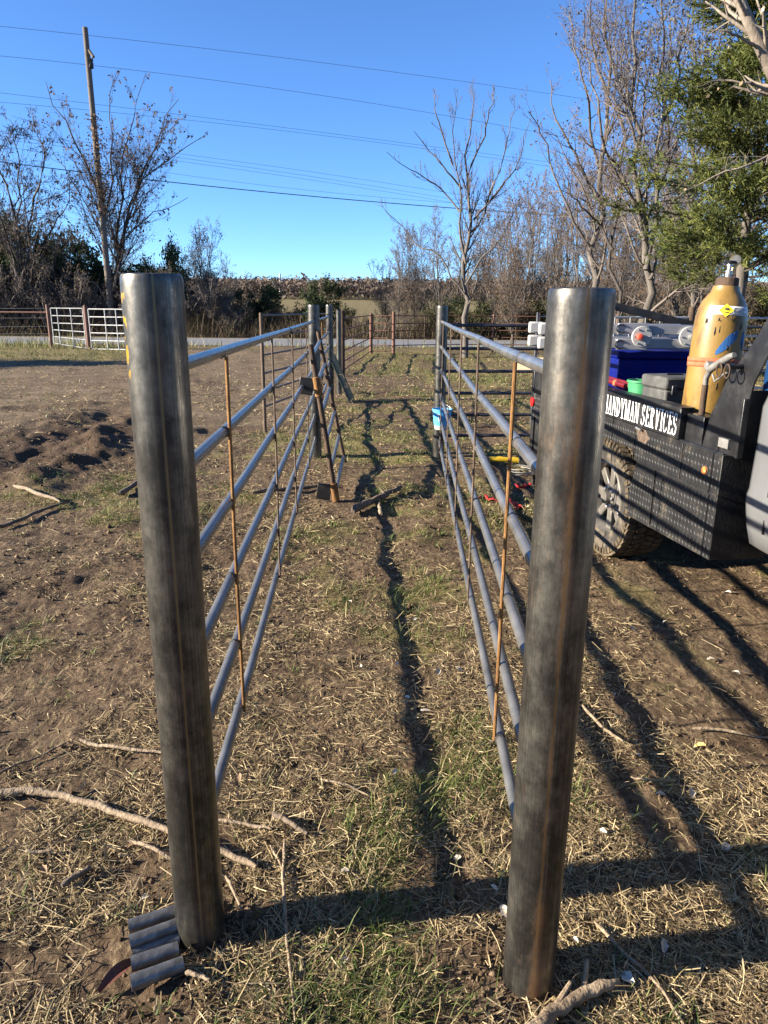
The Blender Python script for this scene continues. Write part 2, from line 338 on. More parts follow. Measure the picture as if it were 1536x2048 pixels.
# ------------------------------------------------------------------ ground
def masks(x, y):
    n1 = fbm(x * .9, y * .9, 3, 4); n2 = fbm(x * .35 + 5, y * .35, 9, 4); n3 = fbm(x * 2.6, y * 2.6, 21, 3)
    drive = sstep(-1.0, -2.2, x + .06 * (y - 8)) * sstep(7.0, 9.5, y) * sstep(30, 25, y) * sstep(-9.5, -6.5, x + .5 * (y - 20) * (y > 20))
    drive = np.maximum(drive, sstep(8.5, 10, y) * sstep(28, 20, y) * sstep(-.7, -1.6, x) * sstep(-30, -8, x))
    verge = sstep(-6.5, -8.5, x) * sstep(20.2, 21.5, y) * sstep(31, 29, y)
    drive = drive * (1 - verge)
    mud = np.clip(1.5 * bump2(x + .12 * (y - 8), y, -3.6, 8.4, .9, 2.3) + 1.0 * bump2(x, y, -4.6, 6.7, 1.2, .6), 0, 1)
    mud = np.clip(mud * (.55 + .9 * n1), 0, 1)
    mud = np.maximum(mud, .8 * bump2(x, y, 1.1, 9.3, 1.0, .7) * n1 * 1.4)
    mud = np.maximum(mud, sstep(.6, .72, n1) * .6 * (y < 25))
    n4 = fbm(x * 3.0 + 11, y * 3.0 - 4, 27, 3)
    bias = .05 * bump2(x, y, .15, 3.0, .40, 1.2) + .02 * sstep(-.7, -.3, x) * sstep(9, 6, y) + .015 * bump2(x, y, .8, 1.3, .6, .5) + .06 * sstep(3.2, 5.0, y) * sstep(-1.1, -.5, x) - .055 * sstep(2.4, 1.6, y) - .05 * bump2(x, y, .0, 1.25, .35, .35) - .09 * sstep(-.2, -.7, x) * sstep(4.8, 3.4, y) - .12 * drive - .03 * sstep(.5, 1.2, x) * sstep(2, 3, y) * sstep(7, 5, y) + .10 * bump2(x, y, -2.4, 5.4, 1.3, .55)
    green = sstep(.49, .62, .30 * n2 + .22 * n1 + .48 * n4 + bias)
    green = green * (1 - mud) * (1 - .85 * drive)
    green = np.maximum(green, verge * (.6 + .5 * n3))
    green = np.maximum(green, .75 * sstep(14, 18, y) * sstep(28, 24, y) * sstep(-1, .5, x) * sstep(.42, .6, n1))
    field = sstep(60, 80, y)
    green = np.maximum(green, field * .8)
    return np.clip(green, 0, 1), np.clip(mud, 0, 1), np.clip(drive, 0, 1), field
def gz(x, y):
    x = np.asarray(x, float); y = np.asarray(y, float); r = np.hypot(x, y)
    g, mud, drive, field = masks(x, y)
    near = sstep(40, 20, r)
    z = near * (.05 * (fbm(x * .8, y * .8, 40, 3) - .5) + .060 * (fbm(x * 2.1, y * 2.1, 42, 3) - .5) * (1 - .7 * drive) * sstep(1.5, 4.5, r) + .024 * (fbm(x * 5.0, y * 5.0, 44, 4) - .5) * (1 - .5 * drive) + .016 * (fbm(x * 15, y * 15, 47, 3) - .5) * sstep(14, 6, r) + .007 * (fbm(x * 42, y * 42, 48, 2) - .5) * sstep(5, 2.5, r))
    z = z + mud * near * (.17 * (fbm(x * 4.5, y * 3.0, 51, 5) - .45) + .03 * (fbm(x * 13, y * 13, 56, 2) - .5))
    z = z + drive * .06 * (fbm(x * .8, y * 2.8, 61, 4) - .5)
    # a step of turned soil beside the wheel ruts on the left
    run = sstep(5.6, 6.6, y) * sstep(11.8, 10.2, y) * (y < 13)
    z = z + .09 * np.exp(-((x + 3.25 + .12 * (y - 8) + .15 * np.sin(y * 2.3)) / .20) ** 2) * run * (.3 + fbm(x * 4, y * 3, 70, 3))
    z = z - .06 * np.exp(-((x + 3.75 + .12 * (y - 8)) / .24) ** 2) * run
    # beyond the road the land dips a little, then climbs to the far ridge
    z = z - .35 * sstep(38.5, 44, y) * sstep(90, 60, y)
    z = z + 3.6 * sstep(70, 260, y) + 8.0 * sstep(230, 520, y) + 30 * sstep(520, 1600, r) * sstep(-400, 300, y) + field * 1.5 * (fbm(x * .01, y * .01, 80, 3) - .5)
    z = z + (y > 250) * 5.0 * (fbm(x * .006 + 3, y * .003, 83, 3) - .5)
    return z
def gz1(x, y): return float(gz(np.array([x]), np.array([y]))[0])

th = np.concatenate([np.linspace(-math.pi, -.64, 30)[:-1], np.linspace(-.64, .64, 330), np.linspace(.64, math.pi, 30)[1:-1]])
rr_ = np.concatenate([[.02], np.concatenate([np.geomspace(.8, 14, 430), np.geomspace(14.2, 3200, 110)])])
TH, RR = np.meshgrid(th, rr_)
gx = RR * np.sin(TH); gy = RR * np.cos(TH)
gzv = gz(gx.ravel(), gy.ravel())
nr, nc = RR.shape
ii, jj = np.meshgrid(np.arange(nr - 1), np.arange(nc), indexing='ij')
a = ii * nc + jj; b_ = ii * nc + (jj + 1) % nc; c_ = (ii + 1) * nc + (jj + 1) % nc; d_ = (ii + 1) * nc + jj
gme = np_mesh('ground', np.stack([gx.ravel(), gy.ravel(), gzv], 1), np.stack([a, b_, c_, d_], -1).reshape(-1, 4)[:, ::-1])
gg, gm_, gd, gf = masks(gx.ravel(), gy.ravel())
at = gme.color_attributes.new('mask', 'FLOAT_COLOR', 'POINT')
at.data.foreach_set('color', np.stack([gg, gm_, gd, gf], 1).astype(np.float32).ravel())
def ground_mat():
    m, n, l, b = new_mat('trodden_soil')
    tc = n.new('ShaderNodeTexCoord'); A = n.new('ShaderNodeAttribute'); A.attribute_name = 'mask'
    sp = n.new('ShaderNodeSeparateColor'); l.new(A.outputs['Color'], sp.inputs[0])
    def noise(s, d=6, st=None, ro=.6):
        x = n.new('ShaderNodeTexNoise'); x.inputs['Scale'].default_value = s; x.inputs['Detail'].default_value = d; x.inputs['Roughness'].default_value = ro
        if st:
            mp = n.new('ShaderNodeMapping'); mp.inputs['Scale'].default_value = st; l.new(tc.outputs['Object'], mp.inputs[0]); l.new(mp.outputs[0], x.inputs['Vector'])
        else: l.new(tc.outputs['Object'], x.inputs['Vector'])
        return x
    n1 = noise(1.7, 8); n2 = noise(38, 6, ro=.7); n3 = noise(9, 6)
    soil = ramp(n, [(.3, (.055, .036, .022)), (.5, (.105, .071, .044)), (.7, (.165, .116, .073))]); l.new(n3.outputs['Fac'], soil.inputs[0])
    fine = ramp(n, [(.32, (.5, .5, .5)), (.68, (1.4, 1.38, 1.32))]); l.new(n2.outputs['Fac'], fine.inputs[0])
    mu = n.new('ShaderNodeMix'); mu.data_type = 'RGBA'; mu.blend_type = 'MULTIPLY'; mu.inputs[0].default_value = 1
    l.new(soil.outputs[0], mu.inputs[6]); l.new(fine.outputs[0], mu.inputs[7])
    # straw crumbs worked into the soil
    sn = noise(60, 3, (1, .25, 1), .5); sr = ramp(n, [(.55, (0, 0, 0)), (.66, (1, 1, 1))]); l.new(sn.outputs['Fac'], sr.inputs[0])
    sw = n.new('ShaderNodeMath'); sw.operation = 'MULTIPLY'; sw.inputs[1].default_value = .5; l.new(sr.outputs[0], sw.inputs[0])
    m1 = n.new('ShaderNodeMix'); m1.data_type = 'RGBA'; l.new(sw.outputs[0], m1.inputs[0]); l.new(mu.outputs[2], m1.inputs[6]); m1.inputs[7].default_value = (.30, .225, .125, 1)
    # dry tan drive
    dn = ramp(n, [(.3, (.10, .072, .045)), (.55, (.165, .121, .077)), (.75, (.225, .168, .109))]); l.new(n1.outputs['Fac'], dn.inputs[0])
    dm = n.new('ShaderNodeMix'); dm.data_type = 'RGBA'; dm.blend_type = 'MULTIPLY'; dm.inputs[0].default_value = 1; l.new(dn.outputs[0], dm.inputs[6]); l.new(fine.outputs[0], dm.inputs[7])
    m2 = n.new('ShaderNodeMix'); m2.data_type = 'RGBA'; l.new(sp.outputs[2], m2.inputs[0]); l.new(m1.outputs[2], m2.inputs[6]); l.new(dm.outputs[2], m2.inputs[7])
    # thatch and green growth
    gr = ramp(n, [(.30, (.12, .095, .040)), (.5, (.22, .18, .075)), (.72, (.13, .14, .038))]); l.new(n3.outputs['Fac'], gr.inputs[0])
    gmx = n.new('ShaderNodeMix'); gmx.data_type = 'RGBA'; gmx.blend_type = 'MULTIPLY'; gmx.inputs[0].default_value = 1; l.new(gr.outputs[0], gmx.inputs[6]); l.new(fine.outputs[0], gmx.inputs[7])
    gw = n.new('ShaderNodeMath'); gw.operation = 'MULTIPLY'; gw.inputs[1].default_value = .75; l.new(sp.outputs[0], gw.inputs[0])
    m3 = n.new('ShaderNodeMix'); m3.data_type = 'RGBA'; l.new(gw.outputs[0], m3.inputs[0]); l.new(m2.outputs[2], m3.inputs[6]); l.new(gmx.outputs[2], m3.inputs[7])
    # damp turned mud
    md = n.new('ShaderNodeMath'); md.operation = 'MULTIPLY'; md.inputs[1].default_value = .85; l.new(sp.outputs[1], md.inputs[0])
    m4 = n.new('ShaderNodeMix'); m4.data_type = 'RGBA'; l.new(md.outputs[0], m4.inputs[0]); l.new(m3.outputs[2], m4.inputs[6])
    mm = n.new('ShaderNodeMix'); mm.data_type = 'RGBA'; mm.blend_type = 'MULTIPLY'; mm.inputs[0].default_value = 1; mm.inputs[6].default_value = (.06, .038, .024, 1); l.new(fine.outputs[0], mm.inputs[7]); l.new(mm.outputs[2], m4.inputs[7])
    l.new(m4.outputs[2], b.inputs['Base Color']); b.inputs['Roughness'].default_value = .95; b.inputs['Specular IOR Level'].default_value = .15
    bp = n.new('ShaderNodeBump'); bp.inputs['Strength'].default_value = .9; bp.inputs['Distance'].default_value = .02
    ad = n.new('ShaderNodeMath'); ad.operation = 'ADD'; l.new(n2.outputs['Fac'], ad.inputs[0]); l.new(n3.outputs['Fac'], ad.inputs[1]); l.new(ad.outputs[0], bp.inputs['Height']); l.new(bp.outputs[0], b.inputs['Normal'])
    return m
ground = tag(link_mesh('ground', gme, ground_mat(), None, True, 0), 'trodden brown soil with straw and thin grass', None, None, 'structure')

# road beyond the yard: a cambered sheet a little above the soil, with worn edge lines
xs = np.linspace(-160, 160, 90); prof = [(30.2, .006), (30.6, .035), (33.4, .075), (36.3, .035), (36.8, .0)]
V = [(x, y + .012 * x, z) for x in xs for y, z in prof]; k = len(prof)
Fq = [(i * k + j, (i + 1) * k + j, (i + 1) * k + j + 1, i * k + j + 1) for i in range(len(xs) - 1) for j in range(k - 1)]
tag(link_mesh('road', np_mesh('road', V, Fq), M['asphalt']), 'grey asphalt road across the back of the yard', None, None, 'structure')
for yy, zz in ((30.75, .0405), (36.15, .0405)):
    V = [(x, y + .012 * x, zz + .002) for x in xs for y in (yy, yy + .09)]
    Fq = [(i * 2, (i + 1) * 2, (i + 1) * 2 + 1, i * 2 + 1) for i in range(len(xs) - 1)]
    tag(link_mesh('road_line', np_mesh('road_line', V, Fq), M['line_paint']), None, None, None, 'structure')

# ------------------------------------------------------------------ pipe fences of the alley
def post(px_base, name, mat, parent, r, h, Y=None, cap=True, n=28, lean=(0, 0)):
    b = px_base; z0 = gz1(b[0], b[1])
    mb = MB()
    pr = [(r, -.15 - z0 * 0), (r, h - .018), (r * .985, h - .008), (r * .95, h - .002), (r * .88, h)] if cap else [(r, -.15), (r, h), (r * .86, h), (r * .86, h - .1)]
    mb.lathe(pr, (0, 0, 0), (lean[0], lean[1], 1), n)
    o = mb.build(name, mat, parent); o.location = (b[0], b[1], 0)
    return o
def pipe_between(name, mat, parent, a, b, r, n=12, jit=0.0, rng=None, segs=1):
    pts = [Vector(a).lerp(Vector(b), i / segs) for i in range(segs + 1)]
    if jit:
        for p in pts[1:-1]: p += Vector((rng.uniform(-jit, jit), rng.uniform(-jit, jit), rng.uniform(-jit, jit)))
    return MB().tube(pts, r, n).build(name, mat, parent)

RNG = random.Random(5)
LA, LB, LC = Vector((-.448, 1.450, 0)), Vector((-.713, 7.42, 0)), Vector((-.90, 12.0, 0))
RA, RB = Vector((.344, 1.325, 0)), Vector((.560, 7.40, 0))
RAIL_Z = [1.375, 1.147, .928, .686, .460, .222]

def alley_fence(label, posts, mats, stay_at, side, stay_mats, rail_zs, heights):
    root = thing('pipe_fence', label, 'fence')
    root.location = posts[0]
    rot = posts[0]
    for p, m, h in zip(posts, mats, heights):
        q = Vector((p.x - rot.x, p.y - rot.y, 0))
        mb = MB(); r = .0585
        mb.lathe([(r, -.25), (r, h - .026), (r * .994, h - .014), (r * .978, h - .006), (r * .955, h - .002), (r * .90, h)], (0, 0, 0), (0, 0, 1), 40)
        o = mb.build('post', m, root); o.location = q
    for s in range(len(posts) - 1):
        A, B = posts[s] - rot, posts[s + 1] - rot
        d = (B - A).normalized(); nrm = Vector((d.y, -d.x, 0)) * side      # towards the inside of the alley
        for i, z in enumerate(rail_zs):
            r = .0158 if i == 0 else .0162
            a = A + d * .05 + Vector((0, 0, z)); b = B - d * .05 + Vector((0, 0, z - .012 * (i > 0)))
            n_ = 6
            pts = [a.lerp(b, t / n_) + Vector((RNG.uniform(-.003, .003) * (0 < t < n_), 0, -.006 * math.sin(math.pi * t / n_) + RNG.uniform(-.0025, .0025) * (0 < t < n_))) for t in range(n_ + 1)]
            rl = MB().tube(pts, r, 14).build('rail', M['rail'], root)
            for e, t0 in ((a, .004), (b, -.004)):      # weld beads where the rail meets the post
                MB().lathe([(r, -.010), (r * 1.35, -.004), (r * 1.4, .004), (r, .012)], e + d * t0, d, 14).build('weld_bead', M['weld'], rl)
        L = (B - A).length
        for k_, Ys in enumerate(stay_at[s]):
            t = (Ys - posts[s].y) / (posts[s + 1].y - posts[s].y)
            c = A.lerp(B, t) + nrm * .0185
            w = (.0056 if k_ == 0 else .0048) if s == 0 else .0045
            mb = MB(); zt = rail_zs[0] - .012; zb = rail_zs[-1] - .012
            mb.tube([c + Vector((0, 0, zb)), c + Vector((RNG.uniform(-.003, .003), 0, (zb + zt) / 2)), c + Vector((0, 0, zt))], w, 8)
            st = mb.build('stay', stay_mats[k_ % len(stay_mats)], root)
            for i, z in enumerate(rail_zs):             # dark burn ring on the rail at each weld
                cc = A.lerp(B, t) + Vector((0, 0, z - .006 * math.sin(math.pi * t) - .012 * t * (i > 0))); r = .0158 if i == 0 else .0162
                hw = RNG.uniform(.004, .010); MB().lathe([(r * .95, -hw - .002), (r + .0008, -hw), (r + .0012, 0), (r + .0008, hw), (r * .95, hw + .002)], cc + d * RNG.uniform(-.012, .012), d, 14).build('weld_mark', M['weld'], st)
    return root
alley_fence('steel pipe fence left of the alley, yellow paint flecks on its near post', [LA, LB, LC], [M['post_l'], M['post_far'], M['post_far']],
            [[2.13, 3.36, 4.5, 5.9], [8.8, 10.4]], 1, [M['rust_bar'], M['rust_dull'], M['rust_dull'], M['rust_dull']], RAIL_Z, (1.56, 1.53, 1.55))
alley_fence('steel pipe fence right of the alley, its rust-streaked near post beside the truck', [RA, RB], [M['post_r'], M['post_far']],
            [[1.97, 3.08, 4.15, 5.3, 6.6]], -1, [M['rust_bar']] + [M['rust_dull']] * 4, [z + .002 for z in RAIL_Z], (1.537, 1.53))

# gate-like wing turning left from the third post
def rail_panel(name, label, cat, A, B, zs, r, mat, posts, post_r, post_h, pmat_, stays=(), smat=None, group=None, sr=.006):
    A = Vector(A); B = Vector(B); root = thing(name, label, cat, group, loc=A)
    D = B - A
    for z in zs:
        pts = [D * t + Vector((0, 0, z + gz1((A + D * t).x, (A + D * t).y) * .0)) for t in (0, .5, 1)]
        MB().tube(pts, r, 10).build('rail', mat, root)
    for t, h in zip(posts, post_h):
        MB().lathe([(post_r, -.2), (post_r, h - .01), (post_r * .8, h)], D * t, (0, 0, 1), 12).build('post', pmat_, root)
    for t in stays:
        MB().tube([D * t + Vector((0, 0, min(zs) - .01)), D * t + Vector((0, 0, max(zs)))], sr, 8).build('stay', smat or mat, root)
    return root
rail_panel('pipe_gate', 'dark pipe gate panel standing open behind the left alley fence', 'gate', (-1.50, 9.0, 0), (-.97, 11.95, 0),
           [1.41, 1.17, .94, .72, .50, .31], .012, M['rail_dark'], [0.0], .022, [1.44], M['rust_dull'], [.55], M['rust_dull'])
# wing of dark rails running right from the far right post
rail_panel('pipe_fence', 'black pipe fence of six rails running right from the far alley post towards the truck', 'fence', RB + Vector((.05, .0, 0)), RB + Vector((3.6, .25, 0)),
           [1.345, 1.12, .895, .675, .455, .24], .0165, M['rail_dark'], [1.0], .045, [1.5], M['rail_dark'])

# rusty inner posts by the back gateway
o = thing('gate_post', 'grey steel post beside the far left alley post', 'post', loc=P(678, 740, 13.2) * Vector((1, 1, 0)) if False else (P(678, 700, 13.2).x, 13.2, 0))
MB().lathe([(.045, -.2), (.045, 1.46), (.036, 1.47)], (0, 0, 0), (0, 0, 1), 16).build('shaft', M['post_far'], o)
o = thing('gate_post', 'old rusty pipe post with wrapped wire at the back gateway', 'post', loc=(P(679, 700, 16.5).x + .07, 16.5, 0))
MB().lathe([(.05, -.2), (.05, 1.44), (.04, 1.45)], (0, 0, 0), (0, 0, 1), 16).build('shaft', M['rust_pipe'], o)
for z in (.95, .98, 1.02, .62):
    MB().lathe([(.05, -.006), (.056, 0), (.05, .006)], (0, 0, z), (.08, .05, 1), 16).build('wire_wrap', M['rust_dull'], o)

# ------------------------------------------------------------------ far yard fence (rusty), from the gateway round to the right
def X_at(px, Y): return P(px, 690, Y).x
far_pts = [(X_at(684, 17.0), 17.0, 1.40), (X_at(742, 25.2), 25.2, 1.30), (X_at(787, 25.0), 25.0, 1.36), (X_at(880, 26.0), 26.0, 1.3), (X_at(985, 26.4), 26.4, 1.3), (X_at(1075, 26.2), 26.2, 1.36), (X_at(1230, 26.0), 26.0, 1.35)]
fl = ['sagging rusty rail panel from the back gateway to the red-brown post', 'rusty rail panel between the two red-brown posts by the road', 'long rusty rail panel behind the far right alley post',
      'rusty rail panel behind the young bare tree', 'rusty rail panel at the corner left of the ladder on the truck', 'rusty rail panel behind the truck bed']
for i in range(len(far_pts) - 1):
    (x0, y0, h0), (x1, y1, h1) = far_pts[i], far_pts[i + 1]
    zs = [1.27, 1.02, .78, .54, .30, .1][:5 if i > 1 else 6]
    rail_panel('rusty_fence_panel', fl[i], 'fence', (x0, y0, 0), (x1, y1, 0), zs, .016, M['red_post'], [1.0], .055 if i < 2 else .04, [h1 + .04], M['red_post'], [.3, .65] if i < 3 else [.5], M['rust_dull'], 'rusty fence panels along the road', .011)

# silver gates by the road, left
gl, gm2, gr_ = P(103, 690, 27.2), P(178, 690, 26.9), P(300, 690, 26.2)
def tube_gate(label, A, B, zs0, zs1, stay, mat, thick):
    A = Vector((A.x, A.y, 0)); B = Vector((B.x, B.y, 0)); root = thing('tube_gate', label, 'gate', 'silver gates by the road', loc=A); D = B - A
    for z0, z1 in zip(zs0, zs1):
        MB().tube([Vector((0, 0, z0)), D + Vector((0, 0, z1))], thick, 10).build('rail', mat, root)
    for t in stay:
        za = zs0[0] * (1 - t) + zs1[0] * t; zb = zs0[-1] * (1 - t) + zs1[-1] * t
        MB().tube([D * t + Vector((0, -.01, zb)), D * t + Vector((0, -.01, za))], thick * .85, 10).build('upright', mat, root)
    return root
ga = Vector((gl.x + .14, 27.15, 0)); gb = Vector((gm2.x - .1, 26.9, 0)); gc = Vector((gm2.x + .12, 26.85, 0)); gd_ = Vector((gr_.x, 26.2, 0))
tube_gate('silver tube gate between the two red-brown posts by the road', ga, gb, [1.42, 1.16, .9, .66, .42, .18], [1.42, 1.15, .88, .60, .32, .02], [.0, .2, .62, 1.0], M['galv'], .021)
tube_gate('silver tube gate partly hidden behind the near left post', gc, gd_, [1.40, 1.13, .85, .57, .30, .0], [1.40, 1.13, .85, .57, .30, .02], [0, .28, .47, 1.0], M['galv'], .024)
for (p_, Y, h, lab) in ((gl, 27.2, 1.55, 'thin red-brown post at the left end of the silver gates'), (gm2, 26.9, 1.52, 'thick red-brown post between the silver gates')):
    o = thing('gate_post', lab, 'post', loc=(p_.x, Y, 0)); r = .055 if h > 1.53 else .08
    MB().lathe([(r, -.2), (r, h - .02), (r * .8, h)], (0, 0, 0), (0, 0, 1), 12).build('shaft', M['red_post'], o)
o = thing('wire_fence', 'barbed wire fence with one rusty top pipe at the left edge', 'fence', loc=(gl.x, 27.2, 0))
MB().tube([(0, 0, 1.27), (-12, 1.0, 1.25)], .03, 8).build('top_pipe', M['red_post'], o)
for z in (1.42, 1.08, .78, .52):
    pts = [(-12 * t, 1.0 * t, z - .03 * math.sin(math.pi * t * 3) ** 2) for t in np.linspace(0, 1, 13)]
    MB().tube(pts, .007, 5).build('barbed_wire', M['wire_lt'], o)
MB().lathe([(.05, -.2), (.05, 1.5)], (-6, .5, 0), (0, 0, 1), 8).build('post', M['red_post'], o)

# ------------------------------------------------------------------ small gate leaning on the left alley fence
def leaning_gate():
    A0, A1 = Vector((-.385, 5.60, .01)), Vector((-.565, 5.60, 1.235))
    B0, B1 = Vector((-.385, 6.90, .05)), Vector((-.630, 6.95, 1.290))
    root = thing('rusty_gate', 'short rusty gate leaning against the inside of the left alley fence', 'gate', loc=A0)
    q = lambda v: v - A0
    MB().tube([q(A0), q(A1)], .021, 14).build('stile', M['rust_pipe'], root)
    MB().tube([q(B0), q(B1)], .020, 14).build('stile', M['rust_pipe'], root)
    for t in (.05, .22, .40, .58, .76, .93):
        a = A0.lerp(A1, t); b = B0.lerp(B1, t); d = (b - a).normalized()
        MB().tube([q(a + d * .02), q(b + d * .04)], .017, 12).build('rail', M['rail'], root)
    for t in (.06, .74):
        c = A0.lerp(A1, t); ax = (A1 - A0).normalized()
        s = MB().lathe([(.024, -.075), (.031, -.072), (.031, .072), (.024, .075)], q(c), ax, 16).build('hinge_sleeve', M['rust_bar'], root)
        MB().box(q(c + Vector((-.085, -.01, .005))), (.11, .012, .13), Matrix.Rotation(math.radians(8), 3, 'Y')).build('hinge_plate', M['black_paint'], s, bevel=.003)
    # chain hanging from the far stile: alternating links
    p = B0.lerp(B1, .72) + Vector((-.03, -.12, 0))
    mb = MB()
    for i in range(22):
        c = q(p) + Vector((.004 * math.sin(i), 0, -.033 * i)); pts = []
        for k_ in range(9):
            a = 2 * math.pi * k_ / 8; u = math.cos(a) * .011; w = math.sin(a) * .022
            pts.append(c + (Vector((u, 0, w)) if i % 2 else Vector((0, u, w))))
        mb.tube(pts, .0042, 5, False)
    tag(mb.build('chain', M['rust_pipe'], root), kind='stuff')
leaning_gate()

def green_panel():
    base = G(700, 806); base.z = 0
    root = thing('dark_green_panel', 'dark green ribbed metal panel leaning on the third alley post', 'panel', loc=base)
    up = Vector((-.33, .02, .74)); ac = Vector((.05, .40, .02))
    nrm = up.cross(ac).normalized()
    def pl(s, t, o=0): return up * s + ac * t + nrm * o
    mb = MB(); mb.tube([pl(0, 0), pl(1, 0), pl(1, 1), pl(0, 1), pl(0, 0)], .013, 8); mb.build('frame', M['dark_green'], root)
    for i in range(7):
        t = .12 + i * .127
        MB().add([pl(.03, t - .05), pl(.03, t + .05), pl(.97, t + .05), pl(.97, t - .05), pl(.03, t - .035, .014), pl(.03, t + .035, .014), pl(.97, t + .035, .014), pl(.97, t - .035, .014)],
                 [(0, 1, 2, 3), (4, 5, 6, 7), (0, 1, 5, 4), (2, 3, 7, 6), (1, 2, 6, 5), (0, 3, 7, 4)]).build('slat', M['dark_green'], root)
    MB().tube([pl(.35, .02), pl(.35, .02) + Vector((.09, -.03, .0)), pl(.62, .02) + Vector((.09, -.03, 0)), pl(.62, .02)], .008, 8).build('handle', M['rust_dull'], root)
green_panel()

# ------------------------------------------------------------------ flatbed work truck
TR_A = math.radians(7.9)
truck = thing('flatbed_truck', 'black flatbed work truck with silver cab and white lettering on its side rail', 'truck', loc=(1.36, 4.38, 0), rz=TR_A)
# local x: inwards from the left side, local y: to the rear, wheel centre at y = 0
TM = Matrix.Translation((1.36, 4.38, 0)) @ Matrix.Rotation(TR_A, 4, 'Z')
def T(x, y, z): return TM @ Vector((x, y, z))

WID = 2.05
MB().box((WID / 2, .08, .845), (WID - .02, 2.5, .07)).build('deck', M['black_paint'], truck, bevel=.004)
# side rail with the lettering
for x0 in (0.0, WID - .07):
    rb = MB().box((x0 + .035, .28, .955), (.07, 2.16, .155)).build('side_rail', M['black_paint'], truck, bevel=.004)
    if x0 == 0.0: rail_side = rb
MB().box((.075, -.885, .945), (.09, .15, .135)).build('stake_pocket', M['black_paint'], truck, bevel=.003)
MB().box((.035, .28, 1.0355), (.074, 2.165, .006)).build('rail_cap', M['black_plate'], truck)
# skirt: upper and lower tread plates with a crease, wheel arch cut
up_poly = [(-1.18, .69), (-.36, .69), (-.42, .72), (-.30, .745), (.38, .745), (.46, .69), (1.33, .69), (1.33, .876), (-1.18, .876)]
up_poly = [(-1.18, .69), (-.40, .69), (-.33, .745), (.33, .745), (.40, .69), (1.33, .69), (1.33, .876), (-1.18, .876)]
MB().prism(up_poly, 'x', .0, .012).build('skirt_upper', M['black_plate'], truck)
lo_poly = [(-1.18, .375), (-.30, .355), (-.345, .52), (-.405, .687), (-1.18, .687)]
lo = MB().prism(lo_poly, 'x', .004, .016).build('skirt_lower', M['black_plate'], truck)
MB().prism([(.42, .36), (1.3, .40), (1.3, .687), (.40, .687)], 'x', .004, .016).build('skirt_lower', M['black_plate'], truck)
MB().prism([(-1.2, .683), (-.41, .683), (-.41, .693), (-1.2, .693)], 'x', -.005, .004).build('crease', M['black_plate'], truck)
MB().box((.14, -1.186, .625), (.28, .012, .50)).build('front_plate', M['black_plate'], truck, bevel=.002)
# raised lozenges of the tread plate
def inside(p, poly):
    c = False; n = len(poly)
    for i in range(n):
        (x1, y1), (x2, y2) = poly[i], poly[(i + 1) % n]
        if (y1 > p[1]) != (y2 > p[1]) and p[0] < (x2 - x1) * (p[1] - y1) / (y2 - y1) + x1: c = not c
    return c
def lozenges(polys, parent):
    mb = MB(); s = .031
    for poly, x0 in polys:
        ys = [p[0] for p in poly]; zs = [p[1] for p in poly]
        row = 0; z = min(zs) + .012
        while z < max(zs) - .008:
            y = min(ys) + (.012 if row % 2 else .012 + s / 2)
            col_ = 0
            while y < max(ys) - .008:
                if inside((y, z), poly) and inside((y, z + .01), poly) and inside((y, z - .01), poly):
                    a = math.radians(58 if (row + col_) % 2 else 122) if False else math.radians(60 if row % 2 else 120)
                    dy, dz = math.cos(a) * .0150, math.sin(a) * .0150; ny, nz = -math.sin(a) * .0036, math.cos(a) * .0036
                    mb.add([(x0, y + dy, z + dz), (x0, y + ny, z + nz), (x0, y - dy, z - dz), (x0, y - ny, z - nz), (x0 - .0022, y + dy * .6, z + dz * .6), (x0 - .0022, y - dy * .6, z - dz * .6)],
                           [(0, 1, 4), (1, 2, 5), (1, 5, 4), (2, 3, 5), (3, 0, 4), (3, 4, 5)])
                y += s; col_ += 1
            z += s * .62; row += 1
    tag(mb.build('tread_lozenges', M['tread_tip'], parent, smooth=False), kind='stuff')
lozenges([(up_poly, 0.0), (lo_poly, .004)], truck)
MB().lathe([(.0, -.006), (.019, -.006), (.021, .002)], (-.002, -1.075, .782), (-1, 0, 0), 24).build('reflector_rim', M['rubber'], truck)
MB().lathe([(.017, 0), (.017, .005), (.010, .009), (.001, .010)], (-.006, -1.075, .782), (-1, 0, 0), 24).build('side_reflector', M['orange'], truck)
MB().tube([(-.012, -.38, .872), (-.02, -.45, .868)], .006, 8).build('latch_bolt', M['chrome'], truck)
for yy, z0_, z1_ in ((-.62, .38, .686), (-.86, .69, .874), (-.36, .69, .874)): MB().box((-.001, yy, (z0_ + z1_) / 2), (.008, .004, z1_ - z0_ - .006)).build('plate_seam', M['rubber'], truck)
MB().prism([(-.40, .80), (-.36, .86), (-.47, .872), (-.52, .83), (-.47, .79)], 'x', -.0008, .0).build('rust_stain', M['rust_dull'], truck)
# tail: upright black plate, tail lamp, bumper bar
MB().box((.06, 1.365, .62), (.12, .06, .50)).build('tail_plate', M['black_plate'], truck, bevel=.004)
MB().box((.05, 1.40, .94), (.1, .05, .20)).build('tail_post', M['black_paint'], truck, bevel=.004)
MB().lathe([(.035, 0), (.035, .012), (.02, .018)], (-.002, 1.36, .80), (-1, 0, 0), 18).build('side_lamp', M['red_lens'], truck)
MB().box((WID / 2, 1.40, .60), (WID - .3, .08, .16)).build('rear_bumper', M['black_paint'], truck, bevel=.006)
MB().box((.13, 1.345, .28), (.20, .012, .30)).build('mud_flap', M['rubber'], truck)
MB().box((WID / 2, -.2, .58), (.7, 3.2, .18)).build('chassis', M['black_paint'], truck)
